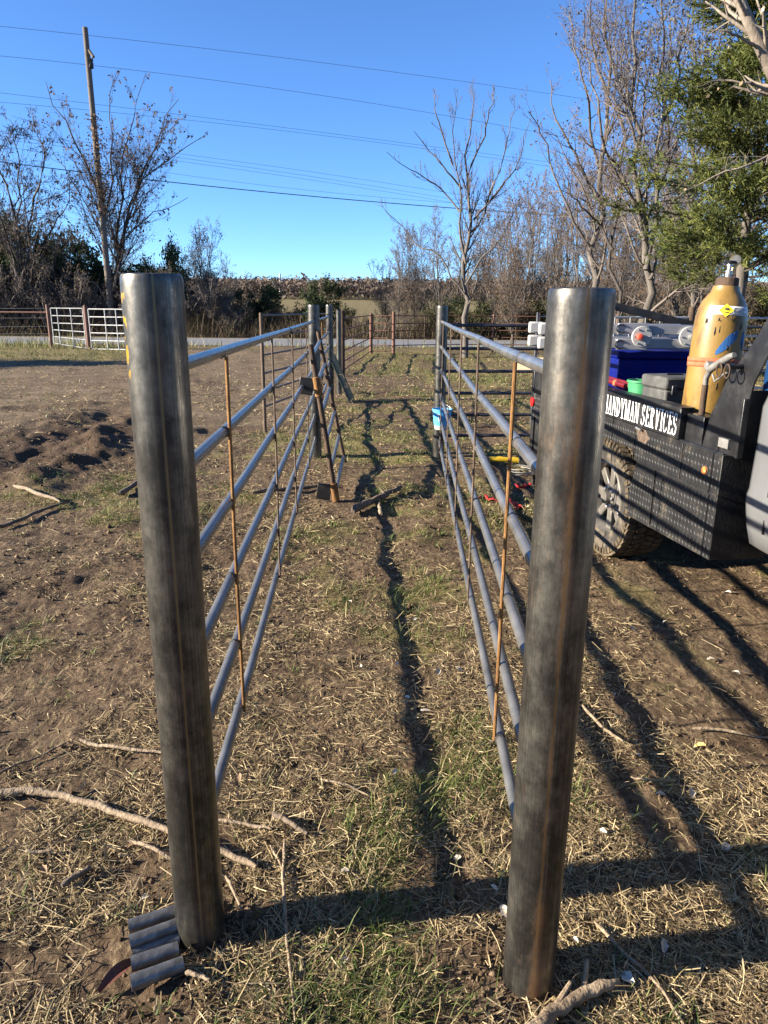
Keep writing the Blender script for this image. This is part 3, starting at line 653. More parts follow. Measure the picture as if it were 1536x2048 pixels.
# headache rack: bent gusset plates each side, cross plate and top bar
gus = [(-.985, .877), (-1.26, .877), (-1.29, 1.14), (-1.305, 1.21), (-1.40, 1.38), (-1.62, 1.74), (-1.50, 1.74), (-1.37, 1.52), (-1.23, 1.33), (-1.16, 1.263), (-1.11, 1.197), (-1.02, 1.03)]
for x0 in (.02, WID - .03):
    g_ = MB().prism(gus, 'x', x0, x0 + .01).build('gusset', M['black_paint'], truck, bevel=.002)
MB().box((.012, -1.285, 1.01), (.03, .018, .26)).build('gusset_flange', M['black_paint'], truck, bevel=.003)
MB().box((WID / 2, -1.25, 1.02), (WID - .1, .012, .30)).build('rack_plate', M['black_paint'], truck)
MB().tube([(.0, -1.56, 1.77), (WID, -1.56, 1.77)], .035, 12).build('rack_bar', M['black_paint'], truck)
MB().box((.014, -1.17, .927), (.016, .075, .042)).build('rack_decal', M['torch'], truck)
for yy in (-1.155, -1.215):
    r_ = MB().tube([(.02, yy, 1.27), (-.05, yy, 1.268)], .011, 10).build('hook_peg', M['black_paint'], truck)
    pts = [(-.05 + .004 * math.cos(a), yy + .026 * math.cos(a), 1.25 + .030 * math.sin(a)) for a in np.linspace(0, 2 * math.pi, 13)]
    MB().tube(pts, .004, 6, False).build('hook_ring', M['rust_pipe'], r_)
# wheels: tyre with blocks, rim with oval holes
def wheel(x, y, r, w, out):
    root = empty('wheel'); root.parent = truck; root.location = (x, y, r)
    prof = [(r * .60, -w * .46), (r * .66, -w * .5), (r * .82, -w * .52), (r * .92, -w * .5), (r * .965, -w * .44), (r * .972, -w * .3), (r * .975, 0), (r * .972, w * .3), (r * .965, w * .44), (r * .92, w * .5), (r * .82, w * .52), (r * .66, w * .5), (r * .60, w * .46)]
    ty = MB().lathe(prof, (0, 0, 0), (1, 0, 0), 56, closed=True).build('tyre', M['rubber'], root)
    tb = MB(); N = 52
    for i in range(N):
        for j, (xc, ww) in enumerate(((-w * .40, w * .20), (-w * .14, w * .22), (w * .14, w * .22), (w * .40, w * .20))):
            a = 2 * math.pi * (i + .5 * (j % 2)) / N
            R = Matrix.Rotation(a, 3, 'X') @ Matrix.Rotation(math.radians((-14, 18, -18, 14)[j]), 3, 'Z')
            c = Matrix.Rotation(a, 3, 'X') @ Vector((xc, 0, r * (.978 if j in (1, 2) else .970)))
            tb.box(c, (ww, 2 * math.pi * r / N * .74, r * .045), R)
    for s in (-1, 1):
        for i in range(N):
            a = 2 * math.pi * i / N; R = Matrix.Rotation(a, 3, 'X')
            tb.box(R @ Vector((s * w * .505, 0, r * .90)), (w * .05, 2 * math.pi * r / N * .6, r * .09), R)
    tag(tb.build('tread_blocks', M['tread_dirt'], ty, sharp=20), kind='stuff')
    ri = r * .60; s = -1 if out < 0 else 1; o = Vector((s * w * .36, 0, 0))
    rim = MB().lathe([(ri, -.06), (ri * 1.03, .025), (ri * .97, .03), (ri * .93, .0), (ri * .90, -.05)], o, (s, 0, 0), 40, True)
    rimo = rim.build('rim', M['alloy'], root)
    for i in range(8):
        a = 2 * math.pi * i / 8; R = Matrix.Rotation(a, 3, 'X')
        MB().box(o + R @ Vector((-s * .03, 0, ri * .62)), (.03, ri * .26, ri * .62), R).build('spoke', M['alloy'], rimo, bevel=.008)
        MB().lathe([(.011, -.01), (.011, .02), (.006, .025)], o + R @ Vector((-s * .012, 0, ri * .27)), (s, 0, 0), 6).build('lug_nut', M['chrome'], rimo)
    MB().lathe([(ri * .40, -.06), (ri * .38, -.01), (ri * .2, .0), (ri * .18, .03), (ri * .02, .034)], o, (s, 0, 0), 24).build('hub', M['alloy'], rimo)
wheel(.135, 0.0, .375, .25, -1)
wheel(WID - .135, 0.0, .375, .25, 1)
wheel(.16, -3.65, .375, .25, -1)
wheel(WID - .16, -3.65, .375, .25, 1)
MB().tube([(.1, 0, .375), (WID - .1, 0, .375)], .06, 12).build('axle', M['rust_pipe'], truck)

# cab: lofted cross-sections from the rear wall to the nose
def cab():
    c = WID / 2
    def section(y, inset, zt, zb, belt, tumble):
        h = c - inset; d = zt - belt
        half = [(h - .30, zb), (h - .07, zb + .005), (h - .03, zb + .03), (h - .008, zb + .10), (h + .006, .68), (h + .014, .735), (h + .004, .77), (h - .002, .95), (h - .004, belt)]
        half += [(h - .03 - tumble * .3, belt + d * .3), (h - .035 - tumble * .7, belt + d * .7), (h - .06 - tumble, zt - min(.08, d * .2)), (h - .13 - tumble, zt - .02 * (d > .2) - .002), (h - .35 - tumble, zt)] if d > .2 else [(h - .02, belt + d * .4), (h - .05, belt + d * .6), (h - .12, belt + d * .8), (h - .25, zt - .004), (h - .45, zt)]
        return [(c - x, y, z) for x, z in half] + [(c + x, y, z) for x, z in reversed(half)]
    secs = [(-1.355, .10, 1.80, .56, 1.12, .20), (-1.360, .055, 1.84, .53, 1.12, .19), (-1.378, .022, 1.86, .51, 1.12, .18), (-1.41, .006, 1.88, .50, 1.12, .175), (-1.46, .0, 1.89, .50, 1.12, .17), (-2.0, 0, 1.90, .49, 1.12, .17), (-2.6, 0, 1.90, .48, 1.11, .17),
            (-2.95, 0, 1.86, .48, 1.10, .18), (-3.30, 0, 1.16, .48, 1.07, .02), (-4.1, .01, 1.12, .48, 1.03, .02), (-4.45, .05, 1.06, .48, .98, .02), (-4.56, .13, 1.0, .50, .95, .02)]
    rings = [section(*s_) for s_ in secs]
    n = len(rings[0]); mb = MB(); vs = [p for r in rings for p in r]; fs = []
    for i in range(len(rings) - 1):
        for k_ in range(n):
            k2 = (k_ + 1) % n; fs.append((i * n + k_, i * n + k2, (i + 1) * n + k2, (i + 1) * n + k_))
    fs.append(tuple(range(n))); fs.append(tuple((len(rings) - 1) * n + k_ for k_ in range(n)))
    mb.add(vs, fs).build('cab_body', M['silver_paint'], truck, sharp=50)
    MB().box((-.0015, -1.535, .86), (.006, .006, .50)).build('door_gap', M['black_paint'], truck)
    MB().prism([(-1.62, 1.18), (-2.85, 1.18), (-2.55, 1.74), (-1.66, 1.74)], 'x', .055, .11).build('side_window', M['glass'], truck)
    MB().box((.0, -1.77, .93), (.03, .16, .03)).build('door_handle', M['black_paint'], truck, bevel=.006)
    MB().lathe([(.030, 0), (.033, .004), (.026, .012), (.0, .013)], (-.010, -1.60, .765), (-1, 0, 0), 20).build('filler_cap', M['black_paint'], truck)
    MB().box((c, -2.2, .42), (1.5, 1.7, .14)).build('underbody', M['black_paint'], truck)
    MB().box((c, -4.60, .55), (1.8, .12, .2)).build('front_bumper', M['chrome'], truck, bevel=.03)
cab()

# lettering: serif capitals from bars and arcs
def glyph(ch):
    """list of convex polygons in a 1-high box; returns (polys, width)"""
    P_ = []
    T_, t_, sf = .125, .06, .05
    def bar(x0, y0, x1, y1, w0, w1=None):
        w1 = w0 if w1 is None else w1
        P_.append([(x0 - w0 / 2, y0), (x0 + w0 / 2, y0), (x1 + w1 / 2, y1), (x1 - w1 / 2, y1)])
    def serif(x, y, w): P_.append([(x - w / 2, y), (x + w / 2, y), (x + w / 2, y + sf), (x - w / 2, y + sf)])
    def arc(cx, cy, rx, ry, a0, a1, thick, thin, n=12):
        for i in range(n):
            q = []
            for s, a in ((0, i), (0, i + 1), (1, i + 1), (1, i)):
                an = math.radians(a0 + (a1 - a0) * a / n); w = thin + (thick - thin) * abs(math.cos(an))
                q.append((cx + (rx - s * w) * math.cos(an), cy + (ry - s * (thin + (w - thin) * .4)) * math.sin(an)))
            P_.append(q)
    W_ = .62
    if ch == 'I': bar(.17, 0, .17, 1, T_); serif(.17, 0, .34); serif(.17, 1 - sf, .34); W_ = .34
    elif ch == 'H':
        for x in (.14, .52): bar(x, 0, x, 1, T_); serif(x, 0, .28); serif(x, 1 - sf, .28)
        P_.append([(.14, .47), (.52, .47), (.52, .55), (.14, .55)]); W_ = .66
    elif ch == 'N':
        bar(.11, 0, .11, 1, t_); bar(.55, 0, .55, 1, t_); bar(.53, 0, .13, 1, T_); serif(.11, 0, .22); serif(.55, 1 - sf, .22); serif(.08, 1 - sf, .18); W_ = .66
    elif ch == 'M':
        bar(.10, 0, .10, 1, t_); bar(.68, 0, .68, 1, T_); bar(.38, 0, .13, 1, T_ * .9, T_); bar(.38, 0, .64, 1, t_); serif(.10, 0, .2); serif(.68, 0, .26); serif(.08, 1 - sf, .2); serif(.68, 1 - sf, .26); W_ = .8
    elif ch == 'A':
        bar(.10, 0, .32, 1, t_); bar(.54, 0, .32, 1, T_ * 1.05, T_ * .8); P_.append([(.17, .28), (.48, .28), (.46, .35), (.19, .35)]); serif(.09, 0, .2); serif(.53, 0, .28); W_ = .66
    elif ch == 'V':
        bar(.31, 0, .12, 1, T_ * .8, T_ * 1.05); bar(.32, 0, .55, 1, t_); serif(.12, 1 - sf, .28); serif(.55, 1 - sf, .2); W_ = .66
    elif ch == 'Y':
        bar(.31, 0, .31, .42, T_); bar(.31, .38, .09, 1, T_); bar(.32, .38, .53, 1, t_ * 1.2); serif(.31, 0, .3); serif(.10, 1 - sf, .26); serif(.52, 1 - sf, .2); W_ = .62
    elif ch == 'D':
        bar(.15, 0, .15, 1, T_); serif(.12, 0, .22); serif(.12, 1 - sf, .22); arc(.22, .5, .40, .5, -90, 90, T_, sf); P_.append([(.15, 0), (.23, 0), (.23, sf), (.15, sf)]); P_.append([(.15, 1 - sf), (.23, 1 - sf), (.23, 1), (.15, 1)]); W_ = .66
    elif ch == 'E':
        bar(.15, 0, .15, 1, T_); serif(.28, 0, .52); serif(.28, 1 - sf, .52); P_.append([(.2, .47), (.40, .47), (.40, .54), (.2, .54)]); bar(.50, 0, .52, .24, .05); bar(.50, .78, .50, 1, .05); bar(.39, .40, .39, .61, .05); W_ = .56
    elif ch == 'R':
        bar(.15, 0, .15, 1, T_); serif(.15, 0, .3); serif(.12, 1 - sf, .22); arc(.22, .745, .31, .255, -90, 90, T_, sf); P_.append([(.15, .49), (.24, .49), (.24, .545), (.15, .545)]); P_.append([(.15, 1 - sf), (.23, 1 - sf), (.23, 1), (.15, 1)]); bar(.54, 0, .30, .5, T_); serif(.56, 0, .16); W_ = .64
    elif ch == 'C':
        arc(.33, .5, .30, .5, 48, 312, T_, sf, 18); bar(.53, .70, .53, .96, .045); bar(.53, .10, .53, .26, .04); W_ = .58
    elif ch == 'S':
        arc(.26, .735, .22, .265, 30, 250, .105, sf, 14); arc(.26, .265, .23, .265, 70, -150, .105, sf, 14); bar(.43, .68, .43, .96, .045); bar(.07, .04, .07, .30, .045)
        P_.append([(.10, .62), (.16, .50), (.44, .36), (.40, .50)]); W_ = .52
    else: W_ = .30
    return P_, W_
def lettering(text, y_end, height, squeeze):
    x = 0; adv = []
    for ch in text:
        p, w = glyph(ch); adv.append((ch, p, x)); x += w + .07
    total = x - .07
    for ch, polys, x0 in adv:
        if not polys: continue
        mb = MB()
        for k_, pl in enumerate(polys):     # rear is +y, text reads from rear (left) to front (right)
            e = -.0012 - .00012 * k_
            vs = [(e, y_end + (total - (x0 + a)) * squeeze, .894 + b * height) for a, b in pl]
            vs2 = [(e + .0006, v[1], v[2]) for v in vs]; n = len(vs)
            mb.add(vs + vs2, [tuple(range(n)), tuple(range(2 * n - 1, n - 1, -1))] + [(i, (i + 1) % n, (i + 1) % n + n, i + n) for i in range(n)])
        mb.build('letter', M['white_letter'], rail_side, smooth=False)
lettering('HANDYMAN SERVICES', -.782, .112, .0765)

# ------------------------------------------------------------------ things on the truck bed
DZ = .881
def loc_thing(name, label, cat, x, y, z, rz=0, group=None):
    p = T(x, y, z); return thing(name, label, cat, group, loc=p, rz=TR_A + rz)
# gas cylinder, leaning a little
cyl = loc_thing('gas_cylinder', 'tall mustard-yellow gas cylinder with a blue paint mark standing on the truck bed', 'gas cylinder', .205, -.68, DZ)
cyl.rotation_euler = (math.radians(-1.5), math.radians(3.0), TR_A)
R0 = .123
MB().lathe([(R0 * .9, 0), (R0, .03), (R0, .56), (R0 * .985, .592), (R0 * .93, .63), (R0 * .82, .665), (R0 * .66, .695), (R0 * .56, .710), (R0 * .52, .725), (R0 * .50, .738)], (0, 0, 0), (0, 0, 1), 48).build('body', M['gold_paint'], cyl)
MB().lathe([(R0 * .44, .73), (R0 * .45, .745), (R0 * .43, .775), (R0 * .38, .78)], (0, 0, 0), (0, 0, 1), 28).build('neck_ring', M['rust_pipe'], cyl)
v = MB().lathe([(.014, .775), (.014, .79), (.018, .792), (.018, .812), (.011, .815), (.010, .832), (.015, .834), (.015, .845)], (0, 0, 0), (0, 0, 1), 16).build('valve', M['chrome'], cyl)
MB().lathe([(.010, .845), (.031, .848), (.033, .853), (.026, .859), (.008, .861)], (0, 0, 0), (0, 0, 1), 18).build('valve_wheel', M['black_paint'], v)
MB().tube([(-.016, 0, .802), (-.044, .0, .804), (-.05, 0, .815)], .005, 8).build('outlet', M['brass'], v)
rg = MB().lathe([(.0, -.016), (.026, -.014), (.028, .0), (.026, .010), (.0, .013)], (.045, .03, .868), (-.35, -1, .1), 20).build('gauge', M['brass'], v)
MB().tube([(.0, .02, .805), (.035, .03, .812), (.045, .03, .85)], .010, 10).build('regulator', M['brass'], v)
MB().lathe([(.0, 0), (.021, 0), (.021, .004), (.0, .005)], Vector((.045, .03, .868)) + Vector((-.35, -1, .1)).normalized() * .012, (-.35, -1, .1), 18).build('gauge_face', M['torch'], rg)
# label band with a yellow diamond sticker, blue paint mark, strap, scratches (all just proud of the shell)
def wrap(name, mat, parent, poly, r, proud, thick=.0012):
    """poly in (angle, height): laid on the cylinder"""
    n = len(poly); a = [((r + proud) * math.cos(t), (r + proud) * math.sin(t), h) for t, h in poly]; b = [((r + proud - thick) * math.cos(t), (r + proud - thick) * math.sin(t), h) for t, h in poly]
    return MB().add(a + b, [tuple(range(n)), tuple(range(2 * n - 1, n - 1, -1))] + [(i, (i + 1) % n, (i + 1) % n + n, i + n) for i in range(n)]).build(name, mat, parent)
def band(name, mat, parent, t0, t1, h0, h1, rfun, proud, n=24, slope=0):
    mb = MB(); vs = []
    for i in range(n + 1):
        t = t0 + (t1 - t0) * i / n
        for h in (h0, h1):
            hh = h + slope * (i / n - .5); r = rfun(hh) + proud; vs.append((r * math.cos(t), r * math.sin(t), hh))
    mb.add(vs, [(2 * i, 2 * i + 2, 2 * i + 3, 2 * i + 1) for i in range(n)])
    o = mb.build(name, mat, parent); s = o.modifiers.new('solid', 'SOLIDIFY'); s.thickness = .0012; s.offset = 0
    return o
import bisect
def rcyl(h):
    pr = [(.03, R0), (.56, R0), (.592, R0 * .985), (.63, R0 * .93), (.665, R0 * .82), (.695, R0 * .66)]
    for (h0, r0), (h1, r1) in zip(pr, pr[1:]):
        if h <= h1: return r0 + (r1 - r0) * max(0, (h - h0) / (h1 - h0))
    return R0 * .6
FR = math.radians(-90 - 25 - 8)     # direction of the camera seen from the cylinder, in its own frame
lb = band('label_band', M['paper'], cyl, FR - .55, FR + 1.25, .598, .640, rcyl, .0015, slope=-.002)
for i in range(5):
    band('print_line', M['ink'], lb, FR - .45 + .0, FR - .12 - .05 * (i % 2), .604 + i * .0065, .6062 + i * .0065, rcyl, .0028, 6)
    band('print_line', M['torch'], lb, FR + .42, FR + 1.1 - .1 * (i % 3), .604 + i * .0065, .6062 + i * .0065, rcyl, .0028, 8)
dm = MB(); c0 = FR + .16; vs = []
for t, h in ((c0 - .30, .619), (c0, .588), (c0 + .30, .619), (c0, .650)): r = rcyl(h) + .0045; vs.append((r * math.cos(t), r * math.sin(t), h))
rc_ = rcyl(.619) + .0065; vs.append((rc_ * math.cos(c0), rc_ * math.sin(c0), .619))
st_ = dm.add(vs, [(0, 1, 4), (1, 2, 4), (2, 3, 4), (3, 0, 4)]).build('hazard_sticker', M['yellow'], lb)
fl_ = MB(); vs = []
for t, h in ((-.06, .620), (.06, .620), (.07, .630), (.03, .627), (.0, .640), (-.03, .628), (-.07, .632)):
    r = rcyl(h) + .0085; vs.append((r * math.cos(c0 + t), r * math.sin(c0 + t), h))
fl_.add(vs, [tuple(range(7))]).build('flame_mark', M['ink'], st_)
band('sticker_line', M['ink'], st_, c0 - .09, c0 + .09, .609, .612, rcyl, .0085, 4)
def paint_blob(t0, pts, name='paint_mark', mat='blue_box'):
    mb = MB(); N = len(pts)
    vs = [((R0 + .0012) * math.cos(t0 + t), (R0 + .0012) * math.sin(t0 + t), h) for t, h in pts]
    mb.add(vs, [tuple(range(N))]); o = mb.build(name, M[mat], cyl); s = o.modifiers.new('solid', 'SOLIDIFY'); s.thickness = .001; s.offset = 0
M['blue_spray'] = pmat('blue_spray_paint', [(.015, .085, .25), (.02, .11, .31)], 30, .7)
bl = []
for k_ in range(7): t = k_ / 6; bl.append((FR + .0 + .75 * t, .405 + .085 * t - .012 * math.sin(math.pi * t)))
for k_ in range(7): t = 1 - k_ / 6; bl.append((FR + .0 + .75 * t, .425 + .105 * t + .022 * math.sin(math.pi * t)))
mb = MB()
for k_ in range(6):
    q4 = [bl[k_], bl[k_ + 1], bl[12 - k_], bl[13 - k_]]
    mb.add([((R0 + .0012) * math.cos(t), (R0 + .0012) * math.sin(t), h) for t, h in q4], [(0, 1, 2, 3)])
mb.build('paint_mark', M['blue_spray'], cyl)
paint_blob(0, [(FR + 1.0, .47), (FR + 1.2, .43), (FR + 1.25, .50), (FR + 1.1, .53)], 'paint_mark', 'blue_spray')
for h in (.345, .368):
    band('strap', M['strap_orange'], cyl, 0, 2 * math.pi, h, h + .022, lambda q: R0, .003 + (h - .34) * .05, 40)
rs = random.Random(3)
for i in range(12):     # chips through to dark metal
    t = FR + rs.uniform(-1.0, 1.1); h = rs.choice([rs.uniform(.50, .58), rs.uniform(.1, .5), rs.uniform(.54, .585)]); w = rs.uniform(.01, .035); e = rs.uniform(.004, .022)
    paint_blob(0, [(t - w, h), (t - w * .3, h - e), (t + w, h - e * .4), (t + w * .6, h + e * .5), (t, h + e)], 'chip', 'ink')

# grey tool case
oc = loc_thing('tool_case', 'dusty grey plastic tool case beside the gas cylinder', 'tool case', .24, -.28, DZ, rz=math.radians(4))
MB().box((0, 0, .10), (.25, .24, .20)).build('base', M['grey_case'], oc, bevel=.012)
MB().box((0, 0, .235), (.265, .255, .07)).build('lid', M['grey_case'], oc, bevel=.014)
for x in (-.08, .08): MB().box((x, -.130, .20), (.03, .012, .05)).build('latch', M['rail_dark'], oc, bevel=.003)
MB().tube([(-.05, 0, .268), (-.05, 0, .275), (.05, 0, .275), (.05, 0, .268)], .006, 8).build('handle', M['black_paint'], oc)
# green tub
ot = loc_thing('green_tub', 'small green plastic tub beside the grey tool case', 'tub', .17, -.04, DZ)
MB().lathe([(.055, 0), (.078, .205), (.086, .208), (.086, .22), (.077, .22), (.056, .02)], (0, 0, 0), (0, 0, 1), 32).build('tub', M['green_tub'], ot)
# red tool (long-handled cutter)
o = loc_thing('red_tool', 'dark red bolt-cutter lying behind the lettered side rail', 'tool', .16, .34, DZ + .165)
MB().tube([(0, -.20, .0), (0, .1, .012), (.0, .32, .02)], .017, 10).build('handle', M['red_tool'], o)
MB().tube([(.06, -.20, .0), (.05, .1, .012), (.05, .32, .02)], .017, 10).build('handle', M['red_tool'], o)
MB().lathe([(.016, -.012), (.022, 0), (.016, .012)], (-.005, -.06, .006), (1, 0, 0), 14).build('ring', M['strap_orange'], o)
MB().tube([(.03, -.19, .0), (.03, -.25, .03), (.03, -.28, .05)], [.02, .016, .008], 10).build('jaw', M['chrome'], o)
# blue tool chest, under the ladder
ob = loc_thing('blue_chest', 'deep blue plastic chest under the folded ladder', 'chest', .60, .72, DZ, rz=math.radians(-12))
MB().box((0, 0, .15), (.52, .40, .30)).build('body', M['blue_box'], ob, bevel=.012)
MB().box((0, 0, .33), (.54, .42, .055)).build('lid', M['blue_box'], ob, bevel=.012)
for z in (.10, .20): MB().box((0, -.202, z), (.50, .008, .012)).build('rib', M['blue_box'], ob, bevel=.002)
# folded ladder across the chest
ol = loc_thing('folding_ladder', 'folded aluminium ladder with round hinges and red knobs lying on the blue chest', 'ladder', .285, .64, DZ + .375, rz=math.radians(-7.9))
LEN = 1.02
for zz in (.035, .125):
    for yy in (-.17, .17):
        MB().box((0, yy, zz), (LEN, .026, .062)).build('rail', M['aluminium'], ol, bevel=.004)
    for xx in np.linspace(-.42, .30, 4):
        MB().tube([(xx, -.17, zz), (xx, .17, zz)], .014, 10).build('rung', M['aluminium'], ol)
    for yy in (-.17, .17):
        MB().box((-.50, yy, zz), (.10, .05, .078)).build('foot', M['white_plastic'], ol, bevel=.012)
for xx in (.12, .43):
    h_ = MB().lathe([(.0, -.008), (.064, -.008), (.068, 0), (.064, .008), (.0, .010)], (xx, -.20, .08), (0, -1, 0), 32).build('hinge_disc', M['white_plastic'], ol)
    MB().lathe([(.020, 0), (.022, .012), (.017, .04), (.0, .043)], (xx + (-.02 if xx < .2 else .01), -.208, .08), (0, -1, 0), 20).build('knob', M['red_knob'] if xx < .2 else M['chrome'], h_)
    for q in range(6):
        a = q * math.pi / 3; MB().lathe([(.006, 0), (.006, .004), (.003, .006)], (xx + .05 * math.cos(a), -.209, .08 + .05 * math.sin(a)), (0, -1, 0), 8).build('rivet', M['chrome'], h_)
for zz in (.03, .13):
    pts = [(-.02 + .03 * math.cos(a), -.205, zz + .026 * math.sin(a)) for a in np.linspace(.6, 5.6, 11)]
    MB().tube(pts, .0055, 8).build('lock_loop', M['rail_dark'], ol)
    MB().box((.06, -.196, zz), (.20, .012, .07)).build('hinge_arm', M['aluminium'], ol, bevel=.003)
MB().lathe([(.026, 0), (.028, .01), (.022, .04), (.0, .042)], (.50, -.02, .08), (1, 0, 0), 18).build('knob', M['red_knob'], ol)
# dark bar lying slantwise behind the ladder
o = loc_thing('flat_bar', 'long dark flat steel bar slanting down behind the ladder', 'steel bar', .62, 1.02, DZ, rz=math.radians(-7.9))
MB().box((.12, 0, .585), (.86, .012, .055), Matrix.Rotation(math.radians(12.5), 3, 'Y')).build('bar', M['black_plate'], o, bevel=.003)
MB().tube([(-.28, 0, .0), (-.28, 0, .70)], .014, 10).build('stake', M['rail_dark'], o)
MB().lathe([(.014, -.02), (.026, -.01), (.026, .02), (.014, .03)], (-.28, 0, .665), (0, -1, 0), 12).build('bolt', M['chrome'], o)
# rusty stake pipe with the grey gun resting in it
o = loc_thing('stake_pipe', 'short rusty pipe stub standing in the truck side rail', 'pipe', .075, -.86, .93)
MB().lathe([(.015, 0), (.015, .225), (.012, .226), (.012, .15)], (0, 0, 0), (0, 0, 1), 16).build('pipe', M['rust_pipe'], o)
o = loc_thing('grease_gun', 'dusty grey pump gun with a wire trigger resting on the rusty pipe stub', 'pump gun', .075, -.86, 1.15)
MB().tube([(0, 0, -.02), (0, 0, .04), (.0, -.03, .085)], [.012, .013, .014], 12).build('nozzle', M['torch'], o)
MB().tube([(0, -.02, .08), (0, -.07, .105), (0, -.165, .148), (0, -.20, .160)], [.019, .017, .017, .012], 14).build('barrel', M['torch'], o)
MB().box((0, -.012, .098), (.036, .03, .036), Matrix.Rotation(.5, 3, 'X')).build('head_block', M['torch'], o, bevel=.004)
MB().tube([(0, -.05, .06), (0, -.075, .028), (0, -.11, .05), (0, -.14, .07), (0, -.165, .078)], .005, 8).build('trigger', M['torch'], o)
# blue tank and fittings behind the rack plate
o = loc_thing('blue_tank', 'dark blue tank with a brass fitting behind the headache rack plate', 'tank', .50, -.95, DZ)
MB().lathe([(.14, 0), (.15, .04), (.15, .48), (.13, .58), (.08, .63), (.03, .65), (.03, .69)], (0, 0, 0), (0, 0, 1), 32).build('tank', M['blue_tank'], o)
f_ = MB().lathe([(.02, 0), (.024, .02), (.02, .05), (.014, .09)], (-.01, 0, .72), (-1, 0, .05), 14).build('brass_fitting', M['brass'], o)
MB().tube([(-.0, 0, .68), (0, 0, .80)], .022, 12).build('valve', M['black_paint'], o)

# ------------------------------------------------------------------ things about the alley
# blue bucket hung on the far right post
bk = thing('blue_bucket', 'light blue bucket with white lower band hung on the right alley fence', 'bucket', loc=(.575, 7.235, .335))
prof = [(.074, 0), (.078, .004), (.0835, .055)]
MB().lathe([(.072, 0), (.0795, .04), (.066, .04)], (0, 0, 0), (0, 0, 1), 32).build('white_band', M['white_plastic'], bk)
MB().lathe([(.0795, .0402), (.096, .19), (.101, .192), (.101, .204), (.092, .204), (.076, .045)], (0, 0, 0), (0, 0, 1), 36).build('tub', M['bucket_blue'], bk)
MB().tube([(.1 * math.cos(a), .1 * math.sin(a), .19 + .05 * math.sin((a - .2) / 2.8 * math.pi)) for a in np.linspace(.2, 3.0, 12)], .0035, 6).build('bail', M['chrome'], bk)
mk = MB()
for k_ in range(2):
    rr0 = .0885
    for (t0, t1, h0, h1) in ((-2.05, -1.98, .09, .15), (-2.14, -1.90, .150, .162)):
        v = [((rr0 + .004 + (h - .1) * .12) * math.cos(t), (rr0 + .004 + (h - .1) * .12) * math.sin(t), h) for t, h in ((t0, h0), (t1, h0), (t1, h1), (t0, h1))]
        if k_ == 0: mk.add(v, [(0, 1, 2, 3)])
mk.build('white_mark', M['white_letter'], bk)
# red straps on the ground
def strap(name, label, px, width=.035):
    pts = [G(x, y) for x, y in px]; c = pts[0].copy()
    root = thing(name, label, 'strap', loc=(c.x, c.y, gz1(c.x, c.y)))
    V = []; Fq = []
    P2 = []
    for a, b in zip(pts, pts[1:]):
        for t in np.linspace(0, 1, 5)[:-1]: P2.append(a.lerp(b, t))
    P2.append(pts[-1])
    rg2 = random.Random(len(px) * 7)
    for i, p in enumerate(P2):
        d = (P2[min(i + 1, len(P2) - 1)] - P2[max(i - 1, 0)]).normalized(); s = Vector((-d.y, d.x, 0)) * width / 2
        z = gz1(p.x, p.y) - root.location.z + .018 + .012 * math.sin(i * 1.7); tw = .012 * math.sin(i * 1.1)
        V += [(p.x - c.x - s.x, p.y - c.y - s.y, z - tw), (p.x - c.x + s.x, p.y - c.y + s.y, z + tw)]
        if i: Fq.append((2 * i - 2, 2 * i, 2 * i + 1, 2 * i - 1))
    o = MB().add(V, Fq).build('webbing', M['strap_red'], root); s = o.modifiers.new('solid', 'SOLIDIFY'); s.thickness = .003
    return root
strap('ratchet_strap', 'red webbing strap lying on the ground beside the right alley fence', [(945, 1002), (968, 992), (985, 1000), (1005, 1003), (1012, 985), (1020, 1000), (1030, 1012), (1048, 1020), (1030, 1022)])
strap('ratchet_strap', 'short red strap end on the ground at the truck tail', [(1032, 968), (1040, 975), (1052, 972), (1062, 968)])
# yellow and black cordless tool on the ground
p = G(1012, 930); o = thing('cordless_tool', 'yellow and black cordless grinder lying on the ground behind the right fence', 'power tool', loc=(p.x, p.y, gz1(p.x, p.y)), rz=math.radians(-6))
MB().tube([(-.17, 0, .05), (-.08, 0, .055), (.02, 0, .055), (.13, 0, .05)], [.026, .030, .027, .034], 16).build('body', M['tool_yellow'], o)
MB().tube([(-.24, 0, .045), (-.17, 0, .05)], [.022, .028], 14).build('gear_head', M['rail_dark'], o)
MB().lathe([(.0, -.004), (.062, -.004), (.062, .0), (.0, .004)], (-.22, -.0, .022), (0, .15, 1), 26).build('disc', M['rail_dark'], o)
MB().box((.155, 0, .05), (.07, .075, .085)).build('battery', M['black_paint'], o, bevel=.008)
MB().box((0, 0, .084), (.09, .025, .008)).build('grip_pad', M['black_paint'], o, bevel=.003)
p = G(1040, 945); o = thing('hose_coil', 'thin pale cable coiled on the ground at the truck tail', 'cable', loc=(p.x, p.y, gz1(p.x, p.y)))
pts = [((.11 + .012 * math.sin(a * 2.3)) * math.cos(a), (.16 + .02 * math.cos(a * 1.7)) * math.sin(a), .012 + .0035 * a + .006 * math.sin(3 * a)) for a in np.linspace(0, 19, 90)]
MB().tube(pts, .005, 6).build('cable', M['torch'], o)
# plywood sheet and boards behind the wing
p = P(1062, 684, 18.5); o = thing('plywood_sheet', 'pale plywood board lying on the grass beyond the black rails', 'board', loc=(p.x, 18.5, .02))
MB().box((.1, 0, .16), (.9, .6, .02), Matrix.Rotation(.5, 3, 'X')).build('sheet', M['plywood'], o, bevel=.002)
